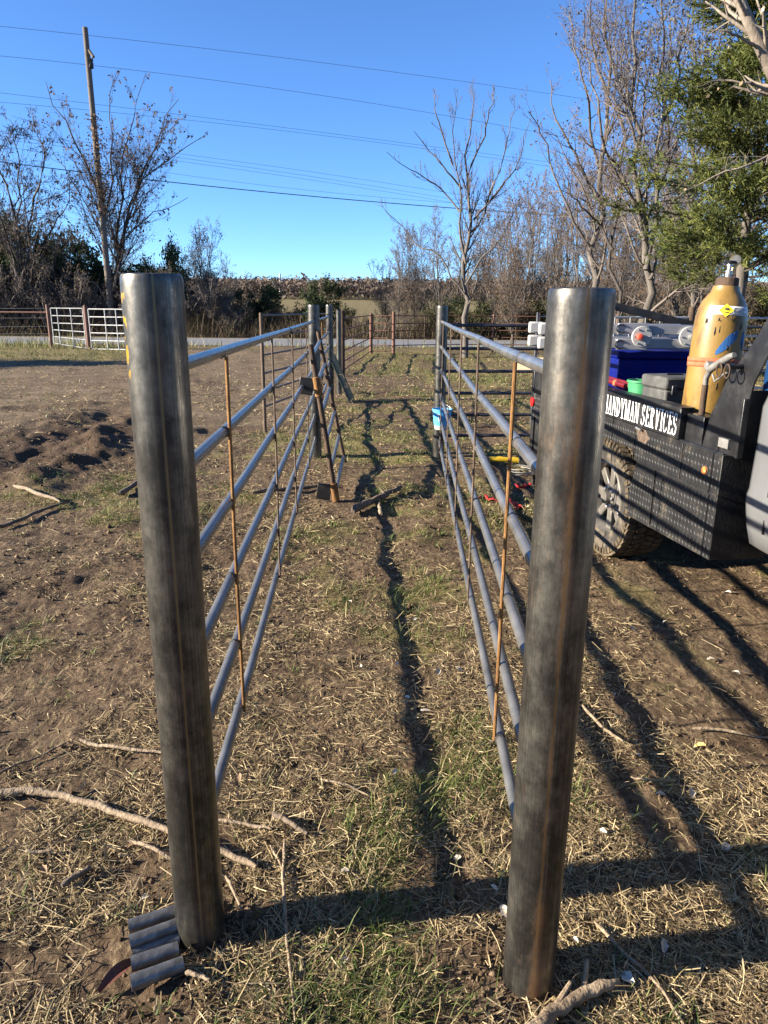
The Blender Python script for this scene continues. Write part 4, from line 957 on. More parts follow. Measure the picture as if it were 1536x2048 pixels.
# wire mesh panel that the white ladder feet are seen against
p = P(1072, 690, 9.5); o = thing('mesh_panel', 'dark welded mesh panel standing beyond the black rails', 'mesh panel', loc=(p.x, 9.5, 0))
MB().tube([(0, 0, -.1), (0, 0, 1.47)], .018, 10).build('post', M['rail_dark'], o)
MB().tube([(1.6, .1, -.1), (1.6, .1, 1.47)], .018, 10).build('post', M['rail_dark'], o)
for z in np.linspace(.15, 1.42, 9): MB().tube([(0, 0, z), (1.6, .1, z)], .005, 6).build('mesh_wire', M['galv'], o)
for x in np.linspace(.2, 1.4, 7): MB().tube([(x, x / 16, .1), (x, x / 16, 1.42)], .005, 6).build('mesh_wire', M['galv'], o)
# pipe pens beyond the truck
for i, (x0, x1, Y0, lab) in enumerate(((3.1, 5.2, 11.0, 'pale pipe pen panel seen over the truck bed between ladder and cylinder'), (5.3, 8.2, 11.4, 'pale pipe pen panel behind the gas cylinder'))):
    rail_panel('pen_panel', lab, 'fence', (x0, Y0, 0), (x1, Y0 + .4, 0), [1.40, 1.13, .86, .6, .34], .019, M['galv'], [0, .72], .05, [1.62, 1.56], M['rust_pipe'], [.45], M['rust_dull'], 'pipe pen panels beyond the truck', .012)

# pipe offcuts beside the near left post
OFF = [((257, 1853), (352, 1823), 'topmost of the five pipe offcuts by the left post, furthest from the camera', .0),
       ((259, 1884), (353, 1850), 'second pipe offcut from the top, muddy, by the left post', .012), ((264, 1903), (358, 1873), 'dark pipe offcut in the middle, half sunk between its neighbours', -.006),
       ((262, 1928), (357, 1897), 'fourth pipe offcut from the top, beside the left post', .004), ((262, 1968), (367, 1929), 'lowest pipe offcut, lying nearest the camera on a brown leaf', .008)]
for (a, b, lab, dz) in OFF:
    z = .026 + dz; A = G(a[0], a[1], z); B = G(b[0], b[1], z); A = A; d = (B - A).normalized(); L = (B - A).length; zg = gz1((A.x + B.x) / 2, (A.y + B.y) / 2)
    o = thing('pipe_offcut', lab, 'pipe', 'pipe offcuts by the post', loc=(A.x, A.y, zg + z))
    MB().lathe([(.0175, 0), (.0175, L), (.0145, L), (.0145, 0)], (0, 0, 0), (d.x, d.y, 0), 24, closed=True).build('tube', M['offcut'], o)
o = G(238, 1958); o_ = thing('brown_leaf', 'large red-brown curled leaf under the lowest pipe offcut', 'leaf', loc=(o.x, o.y, gz1(o.x, o.y) + .008))
M['brown_leaf'] = pmat('red_brown_leaf', [(.06, .02, .012), (.13, .045, .025)], 30, .5, bump=.3, bscale=60)
V = []; n_ = 9
for i in range(n_):
    t = i / (n_ - 1); w = .018 * math.sin(math.pi * min(1, t * .92 + .06)) ** .7
    for s in (-1, 0, 1): V.append((-.05 + .10 * t + .25 * w * 0, s * w + .25 * (t - .5) * .1, .012 * abs(s) + .012 * math.sin(3 * t)))
MB().add(V, [(3 * i + j, 3 * i + 3 + j, 3 * i + 4 + j, 3 * i + 1 + j) for i in range(n_ - 1) for j in range(2)]).build('blade', M['brown_leaf'], o_)
o_.rotation_euler = (0, 0, .7)

# ------------------------------------------------------------------ sticks on the ground
STK = [
    ([(-40, 1588), (20, 1585), (60, 1580), (130, 1590), (200, 1612), (270, 1640), (345, 1668), (430, 1700), (512, 1737)], 15, 'stick', 'long pale branch lying across the ground left of the near left post'),
    ([(160, 1477), (230, 1492), (335, 1507)], 8, 'stick', 'thin straight pale stick above the long branch on the left'),
    ([(-10, 1550), (30, 1522), (75, 1508), (132, 1482)], 5, 'stick_dk', 'thin wavy dark twig at the left edge above the long branch'),
    ([(258, 1680), (305, 1700), (352, 1722)], 8, 'stick', 'short pale stick just below the long branch, touching the near left post'),
    ([(570, 1680), (566, 1760), (571, 1850), (578, 1930), (592, 2050)], 7, 'stick', 'long thin upright-looking stalk right of the near left post'),
    ([(540, 1690), (560, 1725), (572, 1760)], 5, 'stick', 'short thin stalk crossing the top of the long stalk'),
    ([(545, 1630), (580, 1650), (616, 1672)], 11, 'stick_dk', 'short thick brown splinter right of the near left post'),
    ([(438, 1642), (490, 1650), (545, 1662)], 8, 'stick', 'pale stick pointing right from the near left post'),
    ([(1050, 2075), (1110, 2030), (1170, 1995), (1232, 1975)], 26, 'stick', 'thick splintered pale branch beside the near right post'),
    ([(1188, 1850), (1245, 1910), (1320, 1978), (1372, 2060)], 7, 'stick', 'long thin stick at the bottom right'),
    ([(705, 1030), (735, 1010), (770, 998), (803, 984)], 15, 'stick_dk', 'thick dark rotten log in the alley beyond the rusty gate'),
    ([(762, 1032), (760, 1018), (758, 1005)], 9, 'stick', 'short stub of wood beside the rotten log'),
    ([(505, 994), (560, 988), (610, 981), (662, 974)], 9, 'stick_dk', 'dark straight branch on the ground left of the rusty gate'),
    ([(-5, 1058), (45, 1045), (90, 1022), (135, 1008)], 7, 'stick_dk', 'dark curved stick in the grass at the left edge'),
    ([(30, 982), (75, 996), (122, 1008)], 8, 'stick', 'pale stick beside the turned mud on the left'),
    ([(238, 990), (258, 980), (282, 966)], 11, 'stick_dk', 'short dark stick against the near left post, halfway up the picture'),
    ([(1385, 1462), (1440, 1466), (1545, 1482)], 6, 'stick', 'thin stick at the right edge below the truck'),
    ([(1165, 1418), (1210, 1462), (1245, 1490)], 7, 'stick', 'pale stalk right of the near right post, halfway down'),
    ([(125, 1775), (155, 1752), (185, 1738)], 13, 'stick_dk', 'flat brown bark sliver on bare soil at lower left'),
    ([(50, 1705), (80, 1704), (108, 1702)], 7, 'stick', 'short pale stick end at lower left below the long branch'),
    ([(450, 1748), (468, 1780), (484, 1822)], 6, 'stick', 'thin bent twig just right of the near left post foot'),
    ([(372, 1958), (392, 1962), (420, 1972)], 9, 'stick', 'stubby twig below the left post foot'),
    ([(30, 2040), (60, 2000), (95, 1962)], 5, 'stick_dk', 'thin dark twig at the bottom left corner'),
    ([(1260, 1560), (1300, 1570), (1350, 1566)], 4, 'stick', 'thin pale stalk in the shadow stripes at lower right'),
    ([(640, 1560), (700, 1572), (735, 1590)], 5, 'stick', 'thin bent stalk in the middle of the alley'),
]
for i, (px, w, mt, lab) in enumerate(STK):
    pts = [G(x, y, .012) for x, y in px]; c = pts[0].copy(); mid = px[len(px) // 2]
    dep = (pts[len(pts) // 2] - CPOS).length; r = w / 2 / F_PX * dep
    rg2 = random.Random(i); pp = []; rad = []
    fine_pts = []
    for a, b in zip(pts, pts[1:]):
        for t in np.linspace(0, 1, 5)[:-1]: fine_pts.append(a.lerp(b, float(t)))
    fine_pts.append(pts[-1])
    z0 = gz1(c.x, c.y); N = len(fine_pts)
    for k_, p in enumerate(fine_pts):
        z = gz1(p.x, p.y) + r * .9 + .014 - z0
        pp.append((p.x - c.x + rg2.uniform(-.3, .3) * r, p.y - c.y + rg2.uniform(-.3, .3) * r, z)); t = k_ / (N - 1)
        rad.append(r * (1.0 - .35 * t) * rg2.uniform(.86, 1.12) * (.6 if k_ in (0, N - 1) else 1))
    o = thing('fallen_stick', lab, 'stick', 'fallen sticks', loc=(c.x, c.y, z0))
    MB().tube(pp, rad, 9).build('wood', M[mt], o, sharp=60)
    if w > 12 and i != 18:
        for s in range(2):
            k_ = int(N * (.35 + .3 * s)); a = Vector(pp[k_]); MB().tube([a, a + Vector((rg2.uniform(-1, 1) * 3 * r, rg2.uniform(1, 4) * r, r * 1.2))], [r * .45, r * .25], 7).build('twig_stub', M[mt], o)

# ------------------------------------------------------------------ ground cover nobody could count: straw, grass, clods
rng = np.random.default_rng(11)
def ribbons(pos, head, L, Wd, rise, droop, segs, roll, taper=True, curl=None):
    """pos (n,3) base, head angle, length, width, start elevation angle, droop per length -> verts, faces"""
    n = len(pos); K = segs + 1
    h = np.stack([np.cos(head), np.sin(head)], 1); side = np.stack([-h[:, 1], h[:, 0]], 1)
    V = np.zeros((n, K, 2, 3)); cx = np.zeros(n); cz = np.zeros(n); el = rise.copy(); hd = head.copy()
    px = pos[:, 0].copy(); py = pos[:, 1].copy(); pz = pos[:, 2].copy()
    for k in range(K):
        w = Wd * (1 - (k / segs) ** 1.6 * .85 if taper else 1 - .3 * abs(k / segs - .4)) * .5
        sx = -np.sin(hd) * np.cos(roll) * w; sy = np.cos(hd) * np.cos(roll) * w; sz = np.sin(roll) * w
        V[:, k, 0] = np.stack([px - sx, py - sy, pz - sz], 1); V[:, k, 1] = np.stack([px + sx, py + sy, pz + sz], 1)
        st = L / segs
        px = px + np.cos(hd) * np.cos(el) * st; py = py + np.sin(hd) * np.cos(el) * st; pz = pz + np.sin(el) * st
        el = el - droop / segs
        if curl is not None: hd = hd + curl / segs
    base = np.arange(n)[:, None, None] * K * 2
    ks = np.arange(segs)[None, :, None] * 2
    Fq = base + ks + np.array([0, 1, 3, 2])[None, None, :]
    return V.reshape(-1, 3), Fq.reshape(-1, 4), K * 2
def merge_np(parts):
    V = []; Fq = []; o = 0
    for v, f in parts: V.append(v); Fq.append(f + o); o += len(v)
    return np.concatenate(V), np.concatenate(Fq)
def fan_points(n, r0, r1, half=.70):
    r = np.exp(rng.uniform(math.log(r0), math.log(r1), n)); t = rng.uniform(-half, half, n)
    return r * np.sin(t), r * np.cos(t), r
def palette(cols, n, var=.18):
    c = np.array(cols)[rng.integers(0, len(cols), n)]; return np.clip(c * (1 + rng.normal(0, var, (n, 1))), .004, .9)
def clear_of(x, y):
    ok = np.ones(len(x), bool)
    for p in (LA, RA, LB, RB): ok &= (x - p.x) ** 2 + (y - p.y) ** 2 > .062 ** 2
    ok &= ~((x > -.70) & (x < -.50) & (y > 1.27) & (y < 1.46))
    return ok
# straw and chaff
x, y, r = fan_points(520000, .95, 26, .62)
g, mu_, dr, _ = masks(x, y)
pn = fbm(x * 1.5, y * 1.5, 90, 4); pf = fbm(x * 6, y * 6, 95, 3)
keep = rng.random(len(x)) < np.clip(.07 + 2.0 * (pn - .43) + 2.0 * (pf - .5), .04, .62) * (1 - .6 * mu_) * (1 - .15 * dr)
keep &= clear_of(x, y) & ~((x > 1.2) & (y > 2.6) & (y < 5.8) & (x < 3.2) & (rng.random(len(x)) < .7))
x, y, r = x[keep], y[keep], r[keep]; n = len(x)
pal = palette([(.34, .262, .142), (.26, .195, .10), (.42, .335, .195), (.18, .124, .064), (.30, .226, .12), (.12, .082, .046)], n)
z = gz(x, y) + rng.uniform(.001, .012, n); hd = rng.uniform(0, 6.283, n); long_ = rng.random(n) < .075; parts = []
for sel, seg in ((long_, 3), (~long_, 1)):
    k = int(sel.sum()); rs_ = r[sel]
    L = (rng.uniform(.04, .12, k) if seg == 3 else rng.gamma(3.0, .0070, k) + .005) * np.clip(rs_ / 7, 1, 1.6)
    Wd = (rng.uniform(.0014, .0028, k) if seg == 3 else rng.uniform(.0014, .0036, k)) * np.clip(rs_ / 3.0, 1, 4)
    V, Fq, per = ribbons(np.stack([x[sel], y[sel], z[sel]], 1), hd[sel], L, Wd, rng.normal(.10, .20, k), rng.uniform(.1, .5, k), seg, rng.normal(0, .6, k), False, rng.normal(0, .5, k))
    parts.append((V, Fq, np.repeat(pal[sel], per, 0)))
V, Fq = merge_np([(v, f) for v, f, c in parts]); me = np_mesh('dry_straw', V, Fq); set_tint(me, np.concatenate([c for _, _, c in parts]))
tag(link_mesh('dry_straw', me, M['straw'], None, False), 'pale dry straw and chaff strewn over the soil', 'straw', None, 'stuff')
# grass blades in tufts
x, y, r = fan_points(27000, .95, 30, .62)
g, mu_, dr, _ = masks(x, y)
keep = (rng.random(len(x)) < np.clip(g * 1.15 + .02, 0, 1)) & clear_of(x, y) & ~((x > 1.25) & (y > 2.6) & (y < 5.6) & (x < 3.2))
x, y, r = x[keep], y[keep], r[keep]; nt_ = len(x)
nb = rng.integers(4, 17, nt_); idx = np.repeat(np.arange(nt_), nb); n = len(idx)
spread_ = rng.uniform(.01, .05, nt_)[idx] * np.clip(r[idx] / 4, 1, 4)
bx_ = x[idx] + rng.normal(0, 1, n) * spread_; by_ = y[idx] + rng.normal(0, 1, n) * spread_
size = rng.uniform(.5, 1.25, nt_)[idx]
L = rng.uniform(.025, .08, n) * size * np.clip(r[idx] / 9, 1, 1.8); Wd = rng.uniform(.0018, .0038, n) * np.clip(r[idx] / 2.8, 1, 5)
head = rng.uniform(0, 6.283, n)
V, Fq, per = ribbons(np.stack([bx_, by_, gz(bx_, by_) - .003], 1), head, L, Wd, rng.uniform(.35, 1.35, n), rng.uniform(.3, 1.5, n), 3, rng.normal(0, .3, n), True)
dry = rng.random(n) < .30
col = np.where(dry[:, None], palette([(.28, .225, .10), (.22, .175, .08), (.34, .28, .15)], n), palette([(.075, .108, .022), (.105, .142, .03), (.14, .17, .044), (.055, .082, .02)], n))
me = np_mesh('grass', V, Fq); set_tint(me, np.repeat(col, per, 0))
tag(link_mesh('grass', me, M['blade'], None, False), 'short thin green and yellowing grass in tufts', 'grass', None, 'stuff')
# clods: squashed little octahedra
x, y, r = fan_points(32000, .95, 16, .62)
g, mu_, dr, _ = masks(x, y)
keep = (rng.random(len(x)) < np.clip(.30 + .3 * mu_ - .3 * g, 0, 1)) & clear_of(x, y)
ang = rng.uniform(0, 6.283, 900); rad = .06 + rng.gamma(1.6, .028, 900); cxp = np.where(np.arange(900) < 600, LA.x, RA.x); cyp = np.where(np.arange(900) < 600, LA.y, RA.y)
x = np.concatenate([x[keep], cxp + rad * np.cos(ang)]); y = np.concatenate([y[keep], cyp + rad * np.sin(ang)]); n = len(x)
r = np.hypot(x, y); s = rng.gamma(1.8, .0017, n) * np.clip(r / 3.2, .8, 1.8) + .0015; s[-900:] = rng.gamma(1.6, .0017, 900) + .0015
octa = np.array([(1, 0, 0), (0, 1, 0), (-1, 0, 0), (0, -1, 0), (0, 0, 1), (0, 0, -.6)], float)
V = octa[None] * s[:, None, None] * rng.uniform(.6, 1.35, (n, 6, 1)) + np.stack([x, y, gz(x, y) + s * .25], 1)[:, None, :]
tri = np.array([(0, 1, 4), (1, 2, 4), (2, 3, 4), (3, 0, 4), (1, 0, 5), (2, 1, 5), (3, 2, 5), (0, 3, 5)])
me = np_mesh('soil_clods', V.reshape(-1, 3), (np.arange(n)[:, None, None] * 6 + tri[None]).reshape(-1, 3))
set_tint(me, np.repeat(palette([(.10, .068, .042), (.07, .046, .028), (.14, .098, .062)], n), 6, 0))
tag(link_mesh('soil_clods', me, M['clod'], None, True, 0), 'small crumbs and clods of brown soil', 'soil', None, 'stuff')

# fallen leaves, one by one
def leaf_mesh(seed):
    rg2 = random.Random(seed); V = []; n_ = 7; curl = rg2.uniform(.15, .6)
    for i in range(n_):
        t = i / (n_ - 1); w = .55 * math.sin(math.pi * (t * .9 + .06)) ** .8 * rg2.uniform(.75, 1.15)
        for s in (-1, -.5, 0, .5, 1): V.append(((t - .5) * 1.5, s * w, curl * (abs(s) ** 1.5) * w + .3 * curl * math.sin(2.6 * t) + rg2.uniform(-.05, .05)))
    me = bpy.data.meshes.new('leaf'); me.from_pydata(V, [], [(5 * i + j, 5 * i + 5 + j, 5 * i + 6 + j, 5 * i + 1 + j) for i in range(n_ - 1) for j in range(4)]); me.update()
    me.polygons.foreach_set('use_smooth', np.ones(len(me.polygons), bool)); return me
LM = []
for k_, cols in enumerate(([(.40, .36, .29), (.58, .54, .46)], [(.36, .30, .22), (.5, .44, .35)], [(.16, .095, .05), (.27, .17, .09)], [(.45, .33, .09), (.6, .45, .15)])):
    mt = pmat('dead_leaf_%d' % k_, cols, 3, .75, bump=.3, bscale=8)
    for s in range(2):
        me = leaf_mesh(k_ * 5 + s); me.materials.append(mt); LM.append((k_, me))
LEAFPX = [(815, 1398, 0), (850, 1425, 0), (790, 1545, 0), (795, 1330, 0), (875, 1348, 1), (915, 1345, 1), (880, 1400, 3), (990, 1780, 0), (915, 1715, 1), (690, 1750, 1), (870, 1470, 2), (560, 1192, 2), (720, 1335, 0), (1265, 1265, 0),
          (1325, 1900, 1), (1255, 1968, 0), (1150, 1890, 1), (1480, 1585, 0), (1420, 1150, 0), (1455, 1190, 0), (1520, 1190, 1), (1330, 1245, 0), (1215, 1380, 0), (1225, 1395, 0), (1275, 1520, 0), (1470, 1360, 0), (1490, 1355, 0),
          (1420, 1330, 1), (1205, 1670, 0), (1320, 1600, 1), (1380, 1595, 1), (290, 1800, 1), (90, 1740, 2), (265, 1690, 2), (1230, 1790, 2), (945, 1940, 2), (690, 1930, 1), (250, 1235, 2), (640, 1430, 1), (700, 1200, 1), (1000, 1500, 2), (1400, 1500, 3),
          (480, 1560, 2), (1010, 1830, 1), (60, 1620, 2), (1450, 1700, 1), (830, 1240, 0), (760, 1620, 2), (905, 1600, 2), (1180, 1330, 2)]
LLAB = ['pale curled dead leaf lying on the trodden ground', 'tan curled dead leaf lying on the trodden ground', 'brown curled dead leaf lying on the trodden ground', 'yellow dead leaf lying on the trodden ground']
rl_ = random.Random(9)
for px, py, k_ in LEAFPX:
    p = G(px, py); o = bpy.data.objects.new('fallen_leaf', rl_.choice([m for q, m in LM if q == k_])); COL.objects.link(o)
    s = rl_.uniform(.014, .026); o.scale = (s, s * rl_.uniform(.7, 1), s); o.location = (p.x, p.y, gz1(p.x, p.y) + .012); o.rotation_euler = (rl_.uniform(-.5, .5), rl_.uniform(-.5, .5), rl_.uniform(0, 6))
    zone = 'left of the left alley fence' if p.x < -.45 - .0438 * (p.y - 1.43) else ('in the alley' if p.x < .276 + .0392 * p.y else 'right of the right alley fence')
    tag(o, ('pale', 'tan', 'brown', 'yellow')[k_] + ' dead leaf lying ' + zone, 'leaf', 'fallen leaves')

# ------------------------------------------------------------------ trees
def unit(v): return v / np.maximum(np.linalg.norm(v, axis=-1, keepdims=True), 1e-9)
def tubes_np(PT, RAD, sides):
    """PT (n,K,3), RAD (n,K) -> verts, quads"""
    n, K, _ = PT.shape
    D = np.empty_like(PT); D[:, 1:-1] = PT[:, 2:] - PT[:, :-2]; D[:, 0] = PT[:, 1] - PT[:, 0]; D[:, -1] = PT[:, -1] - PT[:, -2]; D = unit(D)
    ref = np.where(np.abs(D[..., 2:3]) < .9, np.array([0, 0, 1.0]), np.array([1.0, 0, 0]))
    U = unit(np.cross(D, ref)); Wv = np.cross(D, U)
    a = np.arange(sides) * 2 * math.pi / sides
    V = PT[:, :, None, :] + RAD[:, :, None, None] * (np.cos(a)[None, None, :, None] * U[:, :, None, :] + np.sin(a)[None, None, :, None] * Wv[:, :, None, :])
    b = (np.arange(n) * K * sides)[:, None, None]; k = (np.arange(K - 1) * sides)[None, :, None]; s = np.arange(sides)[None, None, :]; s2 = (s + 1) % sides
    Fq = np.stack([b + k + s, b + k + s2, b + k + sides + s2, b + k + sides + s], -1)
    return V.reshape(-1, 3), Fq.reshape(-1, 4)
def resample(pts, K):
    pts = np.array([tuple(p) for p in pts], float); d = np.concatenate([[0], np.cumsum(np.linalg.norm(np.diff(pts, axis=0), axis=1))]); t = np.linspace(0, d[-1], K)
    return np.stack([np.interp(t, d, pts[:, i]) for i in range(3)], 1)
def grow(limbs, levels, seed):
    """limbs: [(points, r0, r1)] hand-set stems; levels: dicts. Returns lists of (verts, faces) for thick and thin wood, plus twig tips"""
    rg = np.random.default_rng(seed); K = 14
    PT = np.stack([resample(p, K) for p, _, _ in limbs]); sc = np.linalg.norm(PT[:, -1] - PT[:, 0], axis=1)
    wob = rg.normal(0, 1, PT.shape) * (.008 * sc)[:, None, None]; wob[:, 0] = 0; PT = PT + wob
    tt = np.linspace(0, 1, K)
    RAD = np.stack([r0 + (r1 - r0) * tt ** .8 for _, r0, r1 in limbs])
    LEN = np.sum(np.linalg.norm(np.diff(PT, axis=1), axis=2), axis=1)
    thick = [tubes_np(PT, RAD, 8)]; thin = []; tips = []
    for li, lv in enumerate(levels):
        n = len(PT); c = lv['n']
        cnt = np.maximum(1, np.round(c * LEN / LEN.mean()).astype(int)) if lv.get('bylen', True) else np.full(n, c)
        idx = np.repeat(np.arange(n), np.clip(cnt, 1, c * 3)); m = len(idx)
        t = lv['t'][0] + (lv['t'][1] - lv['t'][0]) * rg.random(m)
        f = t * (PT.shape[1] - 1); i0 = np.minimum(f.astype(int), PT.shape[1] - 2); fr = (f - i0)[:, None]
        base = PT[idx, i0] * (1 - fr) + PT[idx, i0 + 1] * fr; pr = RAD[idx, i0] * (1 - fr[:, 0]) + RAD[idx, i0 + 1] * fr[:, 0]
        d0 = unit(PT[idx, i0 + 1] - PT[idx, i0])
        ang = np.radians(rg.uniform(*lv['ang'], m)); rv = unit(np.cross(d0, rg.normal(0, 1, (m, 3))))
        d = unit(d0 * np.cos(ang)[:, None] + rv * np.sin(ang)[:, None])
        L = LEN[idx] * rg.uniform(*lv['len'], m) * (1 - lv.get('fall', .55) * t)
        if 'maxlen' in lv: L = np.minimum(L, lv['maxlen'] * rg.uniform(.6, 1, m))
        r0 = np.clip(pr * lv.get('r', .6), lv.get('rmin', .004), None)
        k = lv.get('K', 6); pts = np.zeros((m, k, 3)); pts[:, 0] = base; up = lv.get('up', .12); wb = lv.get('wob', .18)
        for j in range(1, k):
            d = unit(d + np.array([0, 0, up]) + rg.normal(0, wb, (m, 3))); pts[:, j] = pts[:, j - 1] + d * (L / (k - 1))[:, None]
        q = np.linspace(0, 1, k); rad = r0[:, None] * (1 - .72 * q)[None]; rad = np.maximum(rad, lv.get('rmin', .004) * .7)
        (thick if lv.get('thick') else thin).append(tubes_np(pts, rad, lv.get('s', 4)))
        tips.append((pts, li)); PT, RAD, LEN = pts, rad, L
    return thick, thin, tips
def merge(parts):
    V = []; Fq = []; o = 0
    for v, f in parts: V.append(v); Fq.append(f + o); o += len(v)
    return np.concatenate(V), np.concatenate(Fq)
def leaf_quads(pos, size, rg, cols, droop=.0, asp=.6):
    n = len(pos); d = unit(rg.normal(0, 1, (n, 3)) + np.array([0, 0, -droop])); u = unit(np.cross(d, rg.normal(0, 1, (n, 3))))
    s = size * rg.uniform(.55, 1.3, n)[:, None]
    V = np.stack([pos, pos + d * s * .5 + u * s * asp * .5, pos + d * s, pos + d * s * .5 - u * s * asp * .5], 1)
    c = np.array(cols)[rg.integers(0, len(cols), n)] * (1 + rg.normal(0, .2, (n, 1)))
    return V.reshape(-1, 3), np.arange(n * 4).reshape(n, 4), np.repeat(np.clip(c, .004, .9), 4, 0)
def tip_points(tips, levels, n, rg, lo=.4):
    pool = [p for p, li in tips if li in levels]; out = []
    for pts in pool:
        m = max(1, int(n / len(pool))); i = rg.integers(0, len(pts), m); t = (lo + (1 - lo) * rg.random(m)) * (pts.shape[1] - 1); j = np.minimum(t.astype(int), pts.shape[1] - 2); f = (t - j)[:, None]
        out.append(pts[i, j] * (1 - f) + pts[i, j + 1] * f)
    return np.concatenate(out)
def make_tree(name, label, limbs, levels, seed, bark, twig, base, leaves=None, group=None, cat='tree', wood='trunk'):
    base = np.array(tuple(base), float)
    limbs = [([np.array(tuple(p), float) - base for p in pts], a, b) for pts, a, b in limbs]
    thick, thin, tips = grow(limbs, levels, seed); root = thing(name, label, cat, group, loc=tuple(base))
    link_mesh(wood, np_mesh('trunk', *merge(thick)), bark, root, True, 0)
    if thin: link_mesh('crown', np_mesh('crown', *merge(thin)), twig, root, True, 0)
    if leaves:
        rg = np.random.default_rng(seed + 77); pos = tip_points(tips, leaves.get('lv', [len(levels) - 1]), leaves['n'], rg, leaves.get('lo', .3)) + rg.normal(0, leaves.get('jit', .02), (1, 3))
        if 'spread' in leaves: pos = pos + rg.normal(0, leaves['spread'], pos.shape)
        if 'zmax' in leaves: pos = pos[pos[:, 2] < leaves['zmax']]
        V, Fq, c = leaf_quads(pos, leaves['size'], rg, leaves['cols'], leaves.get('droop', .3), leaves.get('asp', .6)); me = np_mesh('foliage', V, Fq); set_tint(me, c)
        link_mesh('foliage', me, M['leaf'], root, False)
    return root
def PX(Y, pts, jit=0, seed=0):
    rg = random.Random(seed); return [P(x, y, Y + (rg.uniform(-jit, jit) * min(1, i / 2.0))) for i, (x, y) in enumerate(pts)]
DRYL = [(.10, .06, .03), (.15, .09, .045), (.07, .05, .03), (.19, .12, .06)]
GRN = [(.035, .055, .018), (.05, .075, .022), (.025, .04, .014), (.07, .085, .03)]
# T1: many-stemmed tree beyond the road
Y = 42.0
def ground_at(px, Y): p = P(px, 690, Y); return Vector((p.x, Y, gz1(p.x, Y)))
b1 = ground_at(222, Y)
limbs = [([b1] + PX(Y, [(219, 600), (216, 540), (209, 460), (196, 395), (166, 312), (128, 240), (98, 165)], .8, 1), .16, .014),
         ([b1] + PX(Y, [(221, 590), (217, 500), (216, 410), (222, 320), (221, 230), (229, 150)], .8, 2), .12, .012),
         ([b1] + PX(Y, [(225, 600), (236, 520), (250, 450), (264, 395), (288, 330), (320, 265), (352, 195)], 1.0, 3), .15, .014),
         ([b1] + PX(Y, [(226, 590), (244, 490), (262, 410), (294, 350), (345, 312), (402, 278)], 1.2, 4), .12, .012),
         ([b1] + PX(Y, [(224, 590), (238, 450), (246, 340), (262, 250), (290, 150)], 1.0, 5), .11, .012),
         ([b1] + PX(Y, [(228, 570), (255, 480), (285, 440), (325, 420), (375, 395)], 1.2, 6), .07, .012),
         ([b1] + PX(Y, [(220, 580), (205, 480), (175, 420), (140, 350), (100, 290)], 1.2, 7), .08, .012), ([b1] + PX(Y, [(226, 560), (252, 430), (285, 360), (330, 250), (372, 240)], 1.2, 8), .09, .012)]
LV = [dict(n=13, t=(.25, .99), ang=(18, 46), len=(.26, .42), up=.11, wob=.10, K=7, s=4, r=.45, rmin=.010, fall=.86),
      dict(n=7, t=(.2, 1), ang=(18, 50), len=(.4, .7), up=.12, wob=.14, K=6, s=3, r=.6, rmin=.007),
      dict(n=5, t=(.15, 1), ang=(20, 55), len=(.45, .8), up=.08, wob=.2, K=4, s=3, r=.6, rmin=.005)]
make_tree('many_stemmed_tree', 'tall many-stemmed tree with a few dry leaves, in front of the utility pole', limbs, LV, 3, M['bark_dark'], M['twig'], b1,
          dict(n=2600, size=.15, cols=DRYL, lv=[1, 2], droop=.6, lo=.4))
# T2: tree at the left edge with hanging pods
Y = 40.0; b2 = ground_at(40, Y)
limbs = [([b2] + PX(Y, [(42, 560), (40, 470), (20, 390), (-5, 310), (-20, 240)], 1, 1), .13, .02), ([b2] + PX(Y, [(44, 540), (60, 440), (75, 370), (88, 310), (75, 260)], 1, 2), .12, .018), ([b2] + PX(Y, [(30, 520), (0, 430), (-50, 330), (-80, 270)], 1, 3), .12, .02), ([b2] + PX(Y, [(60, 540), (100, 470), (135, 410), (140, 360)], 1, 8), .08, .016), ([b2] + PX(Y, [(40, 560), (30, 440), (40, 340), (30, 250)], 1, 9), .09, .016)]
LV2 = [dict(n=13, t=(.25, 1), ang=(22, 50), len=(.28, .42), up=.05, wob=.14, K=7, s=4, r=.5, rmin=.012, fall=.6), dict(n=7, t=(.2, 1), ang=(25, 60), len=(.35, .6), up=.0, wob=.2, K=6, s=3, r=.6, rmin=.009), dict(n=6, t=(.2, 1), ang=(25, 60), len=(.4, .65), up=-.05, wob=.22, K=4, s=3, rmin=.0065)]
make_tree('pod_tree', 'spreading tree with dark hanging pods at the left edge beyond the road', limbs, LV2, 8, M['bark_dark'], M['twig'], b2, dict(n=2600, size=.20, cols=[(.05, .038, .03), (.08, .06, .045)], lv=[1, 2], droop=1.8, asp=.28))
